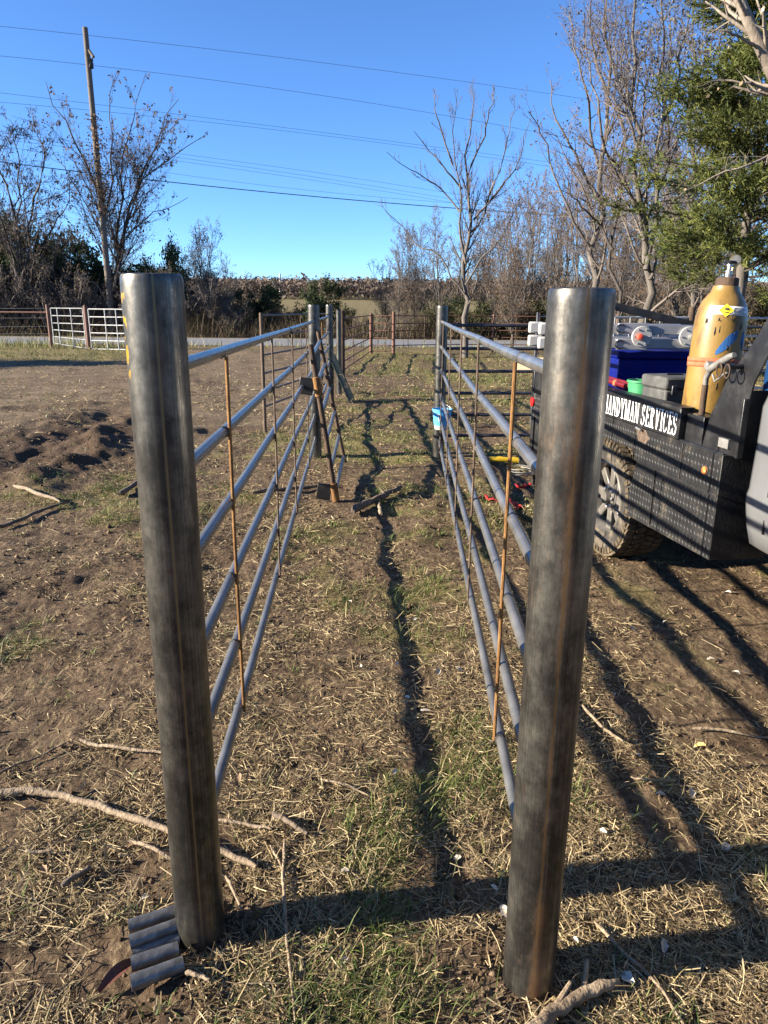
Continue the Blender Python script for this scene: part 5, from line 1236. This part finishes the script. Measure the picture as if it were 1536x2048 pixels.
# T3: young bare tree inside the yard
Y = 23.5; b3 = ground_at(931, Y)
limbs = [([b3] + PX(Y, [(930, 640), (931, 562), (932, 527), (942, 464), (939, 422), (935, 380), (935, 299), (947, 239), (955, 180)], .3, 1), .105, .007),
         (PX(Y, [(942, 464), (970, 430), (985, 370), (1003, 330), (1020, 260), (1032, 185)], .6, 2), .042, .006),
         (PX(Y, [(932, 527), (921, 470), (924, 380), (905, 330), (906, 270), (909, 175)], .6, 3), .042, .006),
         (PX(Y, [(924, 378), (890, 340), (858, 300), (828, 262)], .6, 4), .035, .007), (PX(Y, [(930, 590), (880, 515), (830, 488), (795, 440), (772, 420), (748, 408)], .8, 5), .035, .006),
         (PX(Y, [(921, 425), (890, 385), (850, 355), (805, 330), (775, 305)], .8, 6), .03, .006), (PX(Y, [(947, 440), (1000, 380), (1040, 320), (1060, 235)], .8, 7), .035, .007), (PX(Y, [(936, 350), (965, 280), (985, 210), (988, 175)], .8, 8), .035, .007),
         (PX(Y, [(931, 570), (960, 520), (1000, 480), (1030, 420)], .8, 9), .035, .007), (PX(Y, [(905, 330), (885, 270), (870, 215), (868, 180)], .5, 9), .03, .007)]
LV3 = [dict(n=15, t=(.2, .97), ang=(25, 50), len=(.16, .28), up=.2, wob=.08, K=6, s=4, r=.45, rmin=.006, maxlen=1.3, thick=True, fall=.75), dict(n=7, t=(.2, .95), ang=(25, 50), len=(.4, .7), up=.2, wob=.1, K=5, s=3, r=.6, rmin=.0038), ]
make_tree('young_bare_tree', 'slender young bare tree with upswept branches standing inside the yard fence', limbs, LV3, 5, M['bark_grey'], M['twig_grey'], b3)
# T4, T5: tall bare trees on the right
Y = 20.0; b4 = ground_at(1186, Y)
limbs = [([b4] + PX(Y, [(1186, 600), (1190, 500), (1199, 427), (1199, 342), (1213, 280), (1223, 205), (1215, 100), (1213, 0), (1216, -90)], .4, 1), .12, .015),
         (PX(Y, [(1199, 342), (1180, 260), (1172, 180), (1152, 100), (1140, 15)], .8, 2), .045, .008), (PX(Y, [(1190, 500), (1160, 470), (1141, 427), (1105, 345), (1085, 270), (1060, 222)], .8, 3), .045, .008), (PX(Y, [(1215, 270), (1250, 200), (1262, 100), (1250, 10)], .8, 4), .04, .008),
         (PX(Y, [(1196, 400), (1160, 330), (1110, 240), (1100, 160)], .8, 5), .05, .01), (PX(Y, [(1220, 210), (1190, 120), (1180, 40), (1190, -40)], .8, 6), .05, .01)]
LV4 = [dict(n=12, t=(.15, .97), ang=(22, 50), len=(.2, .38), up=.10, wob=.14, K=7, s=4, r=.42, rmin=.006), dict(n=7, t=(.15, 1), ang=(25, 60), len=(.35, .6), up=.06, wob=.2, K=6, s=3, r=.6, rmin=.0036), dict(n=6, t=(.2, 1), ang=(25, 60), len=(.4, .65), up=.0, wob=.25, K=3, s=3, rmin=.0026)]
make_tree('tall_bare_tree', 'tall bare tree with a straight dark trunk rising behind the near right post', limbs, LV4, 12, M['bark_grey'], M['twig_grey'], b4, dict(n=500, size=.07, cols=DRYL, lv=[1, 2], droop=.6))
Y = 16.0; b5 = ground_at(1297, Y)
limbs = [([b5] + PX(Y, [(1296, 600), (1292, 540), (1280, 440), (1275, 330), (1268, 230), (1265, 120), (1262, 0), (1262, -80)], .4, 1), .115, .014), (PX(Y, [(1288, 480), (1240, 350), (1198, 268), (1190, 180), (1170, 100), (1165, 20)], .6, 2), .045, .007),
         (PX(Y, [(1292, 540), (1310, 430), (1312, 280), (1330, 150), (1322, 0), (1330, -80)], .6, 3), .06, .009), (PX(Y, [(1272, 290), (1250, 200), (1225, 120), (1210, 30)], .6, 4), .03, .007), (PX(Y, [(1312, 290), (1350, 180), (1370, 60), (1390, -30)], .6, 5), .035, .007), (PX(Y, [(1300, 560), (1320, 500), (1340, 440)], .6, 6), .04, .01)]
make_tree('tall_bare_tree', 'tall forked bare tree with a pale trunk just left of the green cedar', limbs, LV4, 15, M['bark_grey'], M['twig_grey'], b5, dict(n=2600, size=.055, cols=[(.17, .155, .13), (.13, .11, .085), (.10, .07, .045)], lv=[1, 2], droop=.4, spread=.1))
Y = 18.5; b6 = ground_at(1245, Y)
limbs = [([b6] + PX(Y, [(1240, 600), (1225, 500), (1235, 400), (1240, 280), (1232, 160), (1245, 20)], .5, 1), .06, .01), (PX(Y, [(1225, 500), (1200, 450), (1150, 400), (1120, 330)], .8, 2), .04, .008), (PX(Y, [(1236, 380), (1280, 300), (1290, 180), (1300, 60)], .8, 2), .04, .008)]
make_tree('thin_bare_tree', 'thin dark bare tree between the two tall bare trees', limbs, LV4, 17, M['bark_dark'], M['twig'], b6, dict(n=400, size=.06, cols=DRYL, lv=[1, 2]))
Y = 19.0; b8 = ground_at(1385, Y)
limbs = [([b8] + PX(Y, [(1383, 600), (1378, 480), (1385, 350), (1380, 200), (1392, 60), (1400, -80)], .5, 1), .085, .012), (PX(Y, [(1380, 420), (1345, 320), (1330, 200), (1345, 60), (1340, -60)], .8, 2), .04, .008), (PX(Y, [(1385, 330), (1430, 220), (1440, 100), (1465, -30)], .8, 3), .04, .008), (PX(Y, [(1384, 200), (1410, 120), (1415, 0)], .8, 4), .025, .007)]
make_tree('pale_leaved_tree', 'tall thin tree with small pale leaves behind the cedar top', limbs, LV4, 19, M['bark_grey'], M['twig_grey'], b8, dict(n=5000, size=.075, cols=[(.16, .15, .12), (.12, .125, .085), (.10, .085, .06)], lv=[1, 2], droop=.4, spread=.08))
# close tree at the right edge: its trunk stands out of frame, a pale limb crosses the corner
Y = 8.6; b7 = Vector((6.6, 8.8, gz1(6.6, 8.8)))
limbs = [([b7, Vector((6.55, 8.8, 2.0)), Vector((6.3, 8.7, 3.2)), Vector((6.0, 8.6, 4.2))] + PX(Y, [(1575, 215), (1536, 140), (1502, 75), (1475, 10), (1450, -70)], .1, 1), .16, .05),
         (PX(Y, [(1590, 240), (1536, 310), (1480, 335), (1430, 352), (1390, 372), (1345, 402)], .2, 3), .018, .004), (PX(Y, [(1560, 190), (1500, 165), (1440, 160), (1390, 175)], .3, 4), .02, .004), (PX(Y, [(1510, 90), (1450, 60), (1400, 60)], .3, 4), .02, .004), (PX(Y, [(1545, 150), (1530, 60), (1510, -30)], .3, 5), .025, .008)]
LV7 = [dict(n=9, t=(.2, 1), ang=(20, 55), len=(.15, .35), up=.0, wob=.12, K=6, s=4, r=.5, rmin=.0035, maxlen=.8), dict(n=4, t=(.2, 1), ang=(25, 60), len=(.3, .6), up=.0, wob=.15, K=4, s=3, rmin=.0025)]
make_tree('close_bare_tree', 'pale crooked limb of a near tree crossing the top right corner', limbs, LV7, 21, M['bark_pale'], M['bark_pale'], b7, dict(n=60, size=.05, cols=[(.4, .34, .24), (.3, .22, .13)], lv=[1]))

# green cedar on the right
def cedar(label, cx, Y, z0, z1, rad, seed, nspray=5200, sub=9, wide=1.0):
    rg = np.random.default_rng(seed); gzz = gz1(cx, Y); root = thing('cedar_tree', label, 'tree', loc=(cx, Y, gzz))
    MB().tube([(0, 0, -.1), (.03, 0, 1.2), (-.04, .02, 2.6), (0, 0, z1 * .6), (0, 0, z1 * .96)], [.11, .095, .08, .05, .012], 10).build('trunk', M['bark_grey'], root)
    # limbs
    nl = 150; hz = z0 + (z1 - z0) * np.sort(rg.random(nl)) ** 1.15; az = rg.uniform(0, 6.283, nl)
    R = rad * np.clip(1.05 - ((hz - z0) / (z1 - z0)) ** 1.4, .07, 1) * np.clip(.62 + (hz - z0) / 1.0, .5, 1) * rg.uniform(.6, 1.15, nl)
    K = 8; t = np.linspace(0, 1, K); PT = np.zeros((nl, K, 3))
    PT[:, :, 0] = np.cos(az)[:, None] * R[:, None] * t; PT[:, :, 1] = np.sin(az)[:, None] * R[:, None] * t; PT[:, :, 2] = hz[:, None] + R[:, None] * (.35 * t - .12 * t ** 2) + rg.normal(0, .03, (nl, K))
    th_ = tubes_np(PT, (.022 * (R / rad) [:, None] * (1 - .8 * t) + .004), 5)
    link_mesh('limbs', np_mesh('limbs', *th_), M['bark_dark'], root, True, 0)
    # sprays: each a little plume of narrow leaves off a limb
    i = rg.integers(0, nl, nspray); tt = rg.uniform(.12, 1.0, nspray) ** .75; f = tt * (K - 1); j = np.minimum(f.astype(int), K - 2); fr = (f - j)[:, None]
    base = PT[i, j] * (1 - fr) + PT[i, j + 1] * fr; base = base + rg.normal(0, .10, base.shape) * np.array([1, 1, .8])
    out = unit(np.stack([np.cos(az[i]), np.sin(az[i]), np.full(nspray, .25)], 1) + rg.normal(0, .55, (nspray, 3)))
    Ls = rg.gamma(4, .045, nspray)
    q = np.repeat(np.arange(nspray), sub); m = len(q); s = rg.random(m)
    p0 = base[q] + out[q] * (Ls[q] * s)[:, None]; dd = unit(out[q] + rg.normal(0, .55, (m, 3)) + np.array([0, 0, .1])); sd = unit(np.cross(dd, rg.normal(0, 1, (m, 3))))
    ln = rg.uniform(.05, .12, m)[:, None]; w = rg.uniform(.005, .011, m)[:, None] * wide
    V = np.stack([p0 - sd * w, p0 + sd * w, p0 + dd * ln + sd * w * .3, p0 + dd * ln - sd * w * .3], 1)
    c = np.array([(.085, .10, .026), (.11, .125, .03), (.13, .14, .036), (.06, .078, .022)])[rg.integers(0, 4, nspray)][q] * (1 + rg.normal(0, .15, (m, 1))) * rg.uniform(.65, 1.35, (nl, 1))[i][q] * np.array([1.0, 1.0, 1.0])
    me = np_mesh('foliage', V.reshape(-1, 3), np.arange(m * 4).reshape(m, 4)); set_tint(me, np.repeat(np.clip(c, .005, .5), 4, 0))
    link_mesh('crown', me, M['leaf'], root, False)
pc = P(1478, 600, 13.2)
cedar('big green cedar tree behind the gas cylinder on the right', pc.x, 13.2, 1.9, 8.0, 2.25, 4, 17000, 10)
cedar('dark cedar tree at the right edge behind the pale limb', pc.x + 2.4, 15.2, 1.6, 11.0, 2.3, 6, 7000, 8)

# ------------------------------------------------------------------ background wood: prototypes with their own trunk and crown, copied
def proto_tree(seed, h, r, spread_, bark, twig, leaves=None, stems=3, rough=1.0, twig_r=.011):
    rg = random.Random(seed); limbs = []
    for s in range(stems):
        a = rg.uniform(0, 6.28); k_ = rg.uniform(.25, 1) * spread_
        limbs.append(([(0, 0, -.2), (.04 * k_ * math.cos(a) * h, .04 * k_ * math.sin(a) * h, h * .2), (.14 * k_ * math.cos(a) * h, .14 * k_ * math.sin(a) * h, h * .5), (.24 * k_ * math.cos(a + .4) * h, .24 * k_ * math.sin(a + .4) * h, h * rg.uniform(.8, 1.0))], r * rg.uniform(.6, 1), r * .12))
    lv = [dict(n=15, t=(.12, .97), ang=(22, 50), len=(.25, .45), up=.12, wob=.14, K=6, s=4, r=.42, rmin=twig_r * 1.1), dict(n=7, t=(.2, 1), ang=(25, 55), len=(.35, .6), up=.08, wob=.2, K=5, s=3, r=.6, rmin=twig_r * .7), dict(n=5, t=(.2, 1), ang=(25, 60), len=(.4, .65), up=.03, wob=.25, K=4, s=3, rmin=twig_r * .55)]
    return limbs, lv, bark, twig, leaves
def bush(seed, h, wdt, cols, nl, size, twig, stems=9, asp=.6, twr=.010):
    rg = random.Random(seed); limbs = []
    for s in range(stems):
        a = rg.uniform(0, 6.28); k_ = rg.uniform(.2, 1) * wdt; hh = h * rg.uniform(.6, 1)
        limbs.append(([(0.1 * k_ * math.cos(a), .1 * k_ * math.sin(a), -.1), (.5 * k_ * math.cos(a), .5 * k_ * math.sin(a), hh * .5), (k_ * math.cos(a + .3), k_ * math.sin(a + .3), hh * .9)], .035, .012))
    lv = [dict(n=8, t=(.1, 1), ang=(20, 60), len=(.3, .5), up=.08, wob=.2, K=5, s=3, r=.6, rmin=twr), dict(n=6, t=(.1, 1), ang=(25, 70), len=(.4, .65), up=.0, wob=.25, K=4, s=3, rmin=twr * .8), dict(n=4, t=(.1, 1), ang=(25, 70), len=(.45, .7), up=.0, wob=.25, K=3, s=3, rmin=twr * .7)]
    return limbs, lv, twig, twig, (dict(n=nl, size=size, cols=cols, lv=[0, 1, 2], droop=.1, spread=.10, lo=.0, asp=asp) if nl else None)
def place(proto, x, y, rz, s, sz, label, group, cat, name=None):
    o = proto if not proto.get('used') else copy_tree(proto)
    proto['used'] = 1
    if name: o.name = name
    if 'used' in o and o is not proto: del o['used']
    o.location = (x, y, gz1(x, y)); o.rotation_euler = (0, 0, rz); o.scale = (s, s, sz); tag(o, label, cat, group)
    return o
def mk(name, cat, spec, seed, wood): limbs, lv, bark, twig, lf = spec; return make_tree(name, 'x', limbs, lv, seed, bark, twig, (0, 0, 0), lf, None, cat, wood)
TP = [mk('bare_tree', 'tree', proto_tree(31, 8.0, .085, .9, M['bark_grey'], M['twig_grey'], dict(n=500, size=.10, cols=DRYL, lv=[1, 2])), 31, 'trunk'),
      mk('bare_tree', 'tree', proto_tree(32, 9.0, .095, .6, M['bark_dark'], M['twig'], dict(n=250, size=.10, cols=DRYL, lv=[1, 2]), stems=2), 32, 'trunk'),
      mk('bare_tree', 'tree', proto_tree(33, 7.0, .065, 1.2, M['bark_grey'], M['twig_grey'], dict(n=1500, size=.11, cols=[(.14, .085, .05), (.18, .11, .06), (.10, .07, .045)], lv=[1, 2], spread=.1), stems=5), 33, 'trunk')]
BP = [mk('evergreen_shrub', 'shrub', bush(41, 3.0, 1.5, GRN, 9000, .11, M['twig']), 41, 'stems'), mk('evergreen_shrub', 'shrub', bush(42, 2.6, 1.9, [(.03, .045, .016), (.05, .06, .02), (.08, .065, .03)], 6000, .11, M['twig']), 42, 'stems'),
      mk('brown_shrub', 'shrub', bush(43, 2.6, 1.6, [(.12, .075, .04), (.16, .105, .055), (.08, .06, .035), (.07, .08, .03)], 4200, .09, M['twig'], 12), 43, 'stems'),
      mk('bare_shrub', 'shrub', bush(44, 2.4, 1.6, [(.13, .09, .05)], 700, .07, M['twig_grey'], 16), 44, 'stems')]
used_lab = {}
rb_ = random.Random(77)
# left, beyond the road: (px, Y, proto, scale, zscale, label)
bgT = [(-60, 44, 1, 1.1, 1.0, 'bare tree at the far left edge behind the barbed wire'), (95, 45, 0, .95, .95, 'bare tree behind the left silver gate'), (150, 47, 2, .9, .9, 'small bare tree behind the utility pole foot'), (300, 46, 2, .8, .75, 'bare tree right of the utility pole'),
       (425, 44, 2, .85, .82, 'leafy-topped bare tree at the right end of the left thicket'), (470, 46, 0, .62, .62, 'low bare tree at the open end of the left thicket'), (360, 48, 1, .7, .7, 'slim bare tree behind the near left post'), (20, 48, 2, 1.1, 1.1, 'twiggy bare tree behind the pod tree'), (-20, 46, 0, 1.25, 1.3, 'tall bare tree behind the barbed wire at the left edge'), (130, 43, 0, .9, .85, 'bare tree close left of the utility pole'), (265, 44, 0, .85, .8, 'bare tree just right of the many-stemmed tree'), (395, 45, 0, .95, .85, 'wide bare tree above the near left post top')]
for px, Y, k_, s, sz, lab in bgT: place(TP[k_], P(px, 690, Y).x, Y, rb_.uniform(0, 6), s, sz, lab, 'trees beyond the road', 'tree')
bgB = [(-40, 42, 0, 1.7, 2.2), (20, 43, 1, 1.6, 2.1), (75, 42.5, 0, 1.5, 1.9), (130, 44, 1, 1.6, 1.7), (180, 43, 0, 1.4, 1.5), (235, 44, 1, 1.45, 1.5), (285, 43, 0, 1.3, 1.4), (345, 42.5, 0, .95, 1.75), (385, 43.5, 1, 1.2, 1.2), (440, 43, 2, 1.1, 1.0), (490, 44, 0, 1.0, .95), (530, 45, 0, 1.1, 1.05),
       (-10, 46, 0, 2.0, 2.5), (60, 47, 1, 2.0, 2.2), (140, 48, 0, 1.9, 2.1), (215, 47, 1, 1.9, 1.9), (300, 48, 0, 1.7, 1.5), (410, 47, 1, 1.4, 1.3),
       (640, 41, 0, 1.0, 1.05), (600, 43, 1, .9, .8), (690, 42, 0, .55, .6), (560, 42, 2, .8, .7), (735, 41, 3, .6, .6), (500, 40.5, 2, .7, .6), (460, 40, 3, .9, .7), (400, 40, 2, .8, .65), (-30, 40.2, 3, 1.5, 1.9), (15, 40.6, 3, 1.4, 1.7), (65, 40.4, 3, 1.5, 1.8), (120, 40.6, 3, 1.4, 1.6), (165, 40.3, 3, 1.3, 1.5), (260, 40.6, 3, 1.4, 1.5), (310, 40.4, 3, 1.3, 1.6), (375, 40.6, 3, 1.4, 1.5), (435, 41, 3, 1.4, 1.6)]
nmL = {0: 'dark evergreen shrub', 1: 'dull green shrub', 2: 'brown leafy shrub', 3: 'bare twiggy shrub'}
for px, Y, k_, s, sz in bgB:
    where = 'in the thicket left of the pole' if px < 200 else ('in the thicket right of the pole' if px < 360 else ('at the thin end of the left thicket' if px < 545 else 'beside the road in the open gap'))
    where += ', back row' if Y >= 46 else ''
    place(BP[k_], P(px, 690, Y).x, Y, rb_.uniform(0, 6), s, sz, nmL[k_] + ' ' + where, 'roadside shrubs: %s %s' % (nmL[k_], where), 'shrub')
# right side: thicket behind the young tree and the truck
bgR = [(795, 40, 0, .62, .72), (860, 44, 2, .8, .85), (905, 42, 0, .75, .8), (985, 40, 2, .85, .95), (1040, 38.5, 0, .9, 1.0), (1085, 41, 2, 1.0, 1.05), (1125, 40, 1, .95, 1.1), (1150, 36, 0, .9, 1.1), (1215, 39, 2, 1.1, 1.2), (1260, 34, 1, .9, 1.1), (1330, 37, 0, 1.1, 1.3), (1400, 34, 2, 1.1, 1.3), (1470, 36, 1, 1.1, 1.3), (1540, 33, 0, 1.1, 1.3),
       (1025, 30, 2, .62, .72), (1110, 29, 0, .6, .8), (1350, 26, 2, .8, .95), (1450, 25, 0, .8, 1.0), (1240, 28, 2, .7, .85), (1400, 22, 1, .7, .9), (770, 44, 2, .6, .62), (830, 41, 2, .7, .8), (880, 39, 0, .7, .8), (955, 43, 0, .9, 1.0), (1010, 42, 2, .95, 1.05), (1060, 44, 0, 1.1, 1.2), (1180, 42, 0, 1.1, 1.25), (1290, 40, 2, 1.2, 1.3)]
for px, Y, k_, s, sz in bgR:
    where = 'behind the young bare tree' if px < 930 else ('left of the near right post' if px < 1160 else 'behind the truck bed')
    kind_ = {0: 'bare grey tree', 1: 'slim dark bare tree', 2: 'bare tree with brown leaves'}[k_]; far_ = 'far ' if Y > 35 else 'nearer '
    place(TP[k_], P(px, 690, Y).x, Y, rb_.uniform(0, 6), s, sz, far_ + kind_ + ' ' + where, 'thicket trees on the right: %s%s %s' % (far_, kind_, where), 'tree')
bgS = [(870, 39, 1, .7, .75), (905, 40, 0, .6, .75), (960, 38.5, 1, .8, .75), (1000, 39, 0, .75, .7), (1045, 38, 2, .85, .8), (1090, 38.5, 1, .9, .85), (1135, 37, 2, .9, .9), (1180, 36, 1, .9, .9), (1230, 32, 2, .8, .85), (1270, 31, 3, .9, .9), (1310, 30, 2, .9, .95), (1350, 30, 3, .9, 1.0), (1400, 29, 2, .9, 1.0), (1450, 28, 3, .9, 1.0), (1500, 28, 2, .9, 1.0), (1550, 27, 1, .9, 1.1),
       (820, 39.5, 3, .7, .6), (775, 40, 3, .6, .5), (845, 39, 2, .6, .5), (930, 39, 2, .7, .55), (1200, 24, 3, .6, .65), (1290, 21, 3, .55, .6), (1375, 19, 3, .55, .6), (1460, 18, 2, .55, .6)]
for px, Y, k_, s, sz in bgS:
    where = 'in the scrub behind the far rusty fence' if px < 1100 else 'in the scrub behind the truck bed'
    place(BP[k_], P(px, 690, Y).x, Y, rb_.uniform(0, 6), s, sz, nmL[k_] + ' ' + where, 'right scrub: %s %s' % (nmL[k_], where), 'shrub')
# the tree out of frame on the left whose shadow falls across the drive
cedar('cedar tree standing out of frame on the left beside the drive', -25.5, 17.0, .3, 7.0, 4.2, 9, 9000, 5, 4.5)

for i, (x_, y_, k_, s_) in enumerate(((-6, -17, 0, 1.2), (-1, -19, 2, 1.3), (4, -16, 0, 1.3), (9, -18, 1, 1.1), (14, -14, 0, 1.3), (18, -8, 2, 1.3))):  # unseen row, added to darken what the steel posts reflect
    place(TP[k_], x_, y_, rb_.uniform(0, 6), s_, s_, ['first', 'second', 'third', 'fourth', 'fifth', 'sixth'][i] + ' bare tree of the unseen row added behind the camera, counted from the left', 'trees added behind the camera', 'tree')
    place(BP[i % 2], x_ + 1.5, y_ + 2, rb_.uniform(0, 6), 1.7, 1.5, ['first', 'second', 'third', 'fourth', 'fifth', 'sixth'][i] + ' evergreen shrub of the unseen row added behind the camera, counted from the left', 'shrubs added behind the camera', 'shrub')
# tall dead weeds along the far verge, one mass
def weeds(n, xr, yr, h, cols, seed):
    rg = np.random.default_rng(seed); x = rg.uniform(*xr, n); y = rg.uniform(*yr, n) + .012 * x; z = gz(x, y)
    global rng
    return x, y, z
parts = []
for (n, xr, yr, h) in ((5000, (-34, -1), (38.2, 42.5), .9), (4000, (-12, 10), (37.8, 42), .75), (4000, (1, 22), (37.8, 42), .85), (1500, (-36, 8), (29.0, 30.2), .22), (3000, (-30, -9), (26.6, 29.5), .25)):
    x = rng.uniform(*xr, n); y = rng.uniform(*yr, n); hh = h * rng.gamma(5, .2, n) * (.5 + vnoise(x * .5, y * .5, 140))
    V, Fq, per = ribbons(np.stack([x, y, gz(x, y)], 1), rng.uniform(0, 6.283, n), hh, rng.uniform(.012, .03, n), rng.uniform(.9, 1.5, n), rng.uniform(0, .8, n), 3, rng.normal(0, .4, n), True)
    c = palette([(.10, .07, .045), (.14, .10, .06), (.075, .055, .035), (.06, .06, .025)] if h > .5 else [(.30, .26, .12), (.2, .2, .07), (.14, .16, .05)], n)
    parts.append((V, Fq, np.repeat(c, per, 0)))
V, Fq = merge([(v, f) for v, f, c in parts]); me = np_mesh('dead_weeds', V, Fq); set_tint(me, np.concatenate([c for _, _, c in parts]))
tag(link_mesh('dead_weeds', me, M['straw'], None, False), 'tall dead weeds and rough grass along the road verges', 'weeds', None, 'stuff')

# far wood on the ridge: a mass of fine twigs and trunks
n = 6000
y = 245 + 330 * rng.random(n) ** 1.3; x = rng.uniform(-.62, .62, n) * y; z = gz(x, y)
hh = rng.uniform(6, 8, n) * (.8 + .4 * fbm(x * .02, y * .02, 120, 2)); cr = hh * rng.uniform(.35, .55, n)
ev = vnoise(x * .012, y * .02, 130) > .80
ct = np.where(ev[:, None], palette([(.04, .048, .022), (.055, .062, .028)], n), palette([(.10, .073, .054), (.115, .083, .06), (.09, .068, .053)], n, .12))
kk = 12; q = np.repeat(np.arange(n), kk); m = len(q); d = unit(rng.normal(0, 1, (m, 3))) * rng.random((m, 1)) ** .4
pos = np.stack([x[q] + d[:, 0] * cr[q], y[q] + d[:, 1] * cr[q], z[q] + hh[q] * .55 + d[:, 2] * hh[q] * .5], 1)
dd = unit(rng.normal(0, 1, (m, 3))); u = unit(np.cross(dd, rng.normal(0, 1, (m, 3)))); sz_ = rng.uniform(.7, 1.6, (m, 1)); wz_ = sz_ * rng.uniform(.15, .4, (m, 1))
V = np.stack([pos - u * wz_, pos + u * wz_, pos + dd * sz_ + u * wz_ * .4, pos + dd * sz_ - u * wz_ * .4], 1).reshape(-1, 3)
cc = np.repeat(np.clip(ct[q] * (1 + rng.normal(0, .15, (m, 1))), .01, .5), 4, 0)
V2, F2, per = ribbons(np.stack([x, y, z - .3], 1), rng.uniform(0, 6.283, n), hh * .9, rng.uniform(.15, .35, n), rng.uniform(1.4, 1.57, n), rng.normal(0, .1, n), 2, rng.normal(0, .5, n), True)
VV, FF = merge([(V, np.arange(m * 4).reshape(m, 4)), (V2, F2)])
me = np_mesh('far_wood', VV, FF); set_tint(me, np.concatenate([cc, np.repeat(ct * .7, per, 0)]))
tag(link_mesh('far_wood', me, M['straw'], None, False), 'brown leafless wood on the far ridge', 'wood', None, 'stuff')
p = P(560, 560, 300); o = thing('radio_mast', 'thin pale mast on the far ridge skyline', 'mast', loc=(p.x, 300, gz1(p.x, 300)))
MB().tube([(0, 0, 0), (0, 0, P(560, 547, 300).z - gz1(p.x, 300))], [.5, .35], 8).build('shaft', M['galv'], o)

# ------------------------------------------------------------------ utility pole and wires
Y0 = 40.0; top = P(170, 55, Y0); xb = top.x; zg = gz1(xb, Y0)
pole = thing('utility_pole', 'tall weathered wooden utility pole with one short arm near its top', 'utility pole', loc=(xb, Y0, zg))
MB().tube([(0, 0, -.3), (0, 0, (top.z - zg) * .5), (0, 0, top.z - zg)], [.165, .145, .125], 14).build('shaft', M['pole'], pole)
zt = top.z - zg
MB().tube([(.1, -.05, zt - .98), (.36, -.2, zt - 1.32)], [.07, .07], 8).build('arm', M['pole'], pole)
MB().tube([(.34, -.2, zt - 1.30), (.06, -.1, zt - 1.75)], .03, 6).build('brace', M['wire_lt'], pole)
for k_ in range(3): MB().lathe([(.05, 0), (.085, .03), (.05, .07), (.085, .1), (.05, .14)], (.16, -.12, zt - 1.45 - .15 * k_), (.8, -.4, .1), 10).build('insulator', M['wire'], pole)
rgp = np.random.default_rng(2)
vp = leaf_quads(np.stack([rgp.normal(.1, .2, 900), rgp.normal(-.15, .2, 900), rgp.uniform(zt * .42, zt * .74, 900)], 1), .12, rgp, DRYL, .4)
me = np_mesh('vine', vp[0], vp[1]); set_tint(me, vp[2]); tag(link_mesh('vine', me, M['leaf'], pole, False), kind='stuff')
def wire(label, pxpts, r, Yl, mat='wire_lt'):
    """wire in a vertical plane from left of frame to right; Yl: (Y at px 0, Y at px 1536)"""
    pts = []
    xs_ = [p[0] for p in pxpts]; ys_ = [p[1] for p in pxpts]
    co = np.polyfit(xs_, ys_, 2)
    for px in np.linspace(-150, 1750, 48):
        u = (px - 0) / 1536.0; Y = 1 / ((1 / Yl[0]) * (1 - u) + (1 / Yl[1]) * u)
        pts.append(P(px, float(np.polyval(co, px)), Y))
    c = pts[0].copy(); o = thing('power_line', label, 'cable', 'overhead lines', loc=c)
    MB().tube([p - c for p in pts], r, 5).build('strand', M[mat], o)
wire('topmost thin overhead wire, passing just below the pole top', [(0, 55), (170, 66), (600, 122), (1100, 187)], .009, (39, 60))
wire('second thin overhead wire, crossing at the pole arm', [(0, 115), (180, 124), (512, 176), (880, 228)], .009, (39, 60))
wire('upper of the two close overhead wires left of the young tree', [(0, 186), (400, 232), (650, 268), (900, 297)], .008, (39, 60))
wire('lower of the two close overhead wires left of the young tree', [(0, 205), (400, 240), (650, 275), (900, 303)], .008, (39, 60))
for i, (a_, b__, c__) in enumerate(((266, 312, 381), (272, 320, 392), (279, 327, 399), (290, 356, 404))):
    wire(['first', 'second', 'third', 'lowest'][i] + ' thin wire of the bundle above the thick black cable', [(0, a_), (400, b__), (640, (b__ + c__) / 2 + 1), (870, c__)], .007, (39, 60))
wire('thick black sagging cable, lowest of the overhead lines', [(0, 325), (350, 362), (600, 392), (850, 413), (1250, 438)], .022, (38, 52), 'wire')

# things alike in look: say which by their order from the left
by = {}
for o in COL.objects:
    if o.parent is None and o.get('label') and o.get('category') in ('tree', 'shrub', 'leaf'): by.setdefault(o['label'], []).append(o)
ORD = ['leftmost', 'second from left', 'third from left', 'fourth from left', 'fifth from left', 'sixth from left', 'seventh from left', 'eighth from left']
NTH = ['', 'second', 'third', 'fourth', 'fifth', 'sixth', 'seventh', 'eighth', 'ninth', 'tenth', 'eleventh', 'twelfth', 'thirteenth', 'fourteenth', 'fifteenth', 'sixteenth', 'seventeenth', 'eighteenth', 'nineteenth', 'twentieth']
for lab, os_ in by.items():
    if len(os_) > 1:
        if os_[0]['category'] == 'leaf':
            os_.sort(key=lambda o: o.location.length)
            for i, o in enumerate(os_): o['label'] = lab + ', ' + ('nearest' if i == 0 else NTH[i] + ' nearest') + ' to the camera'
        else:
            os_.sort(key=lambda o: o.location.x / max(o.location.y, .1))
            for i, o in enumerate(os_): o['label'] = lab + ', ' + ORD[i]
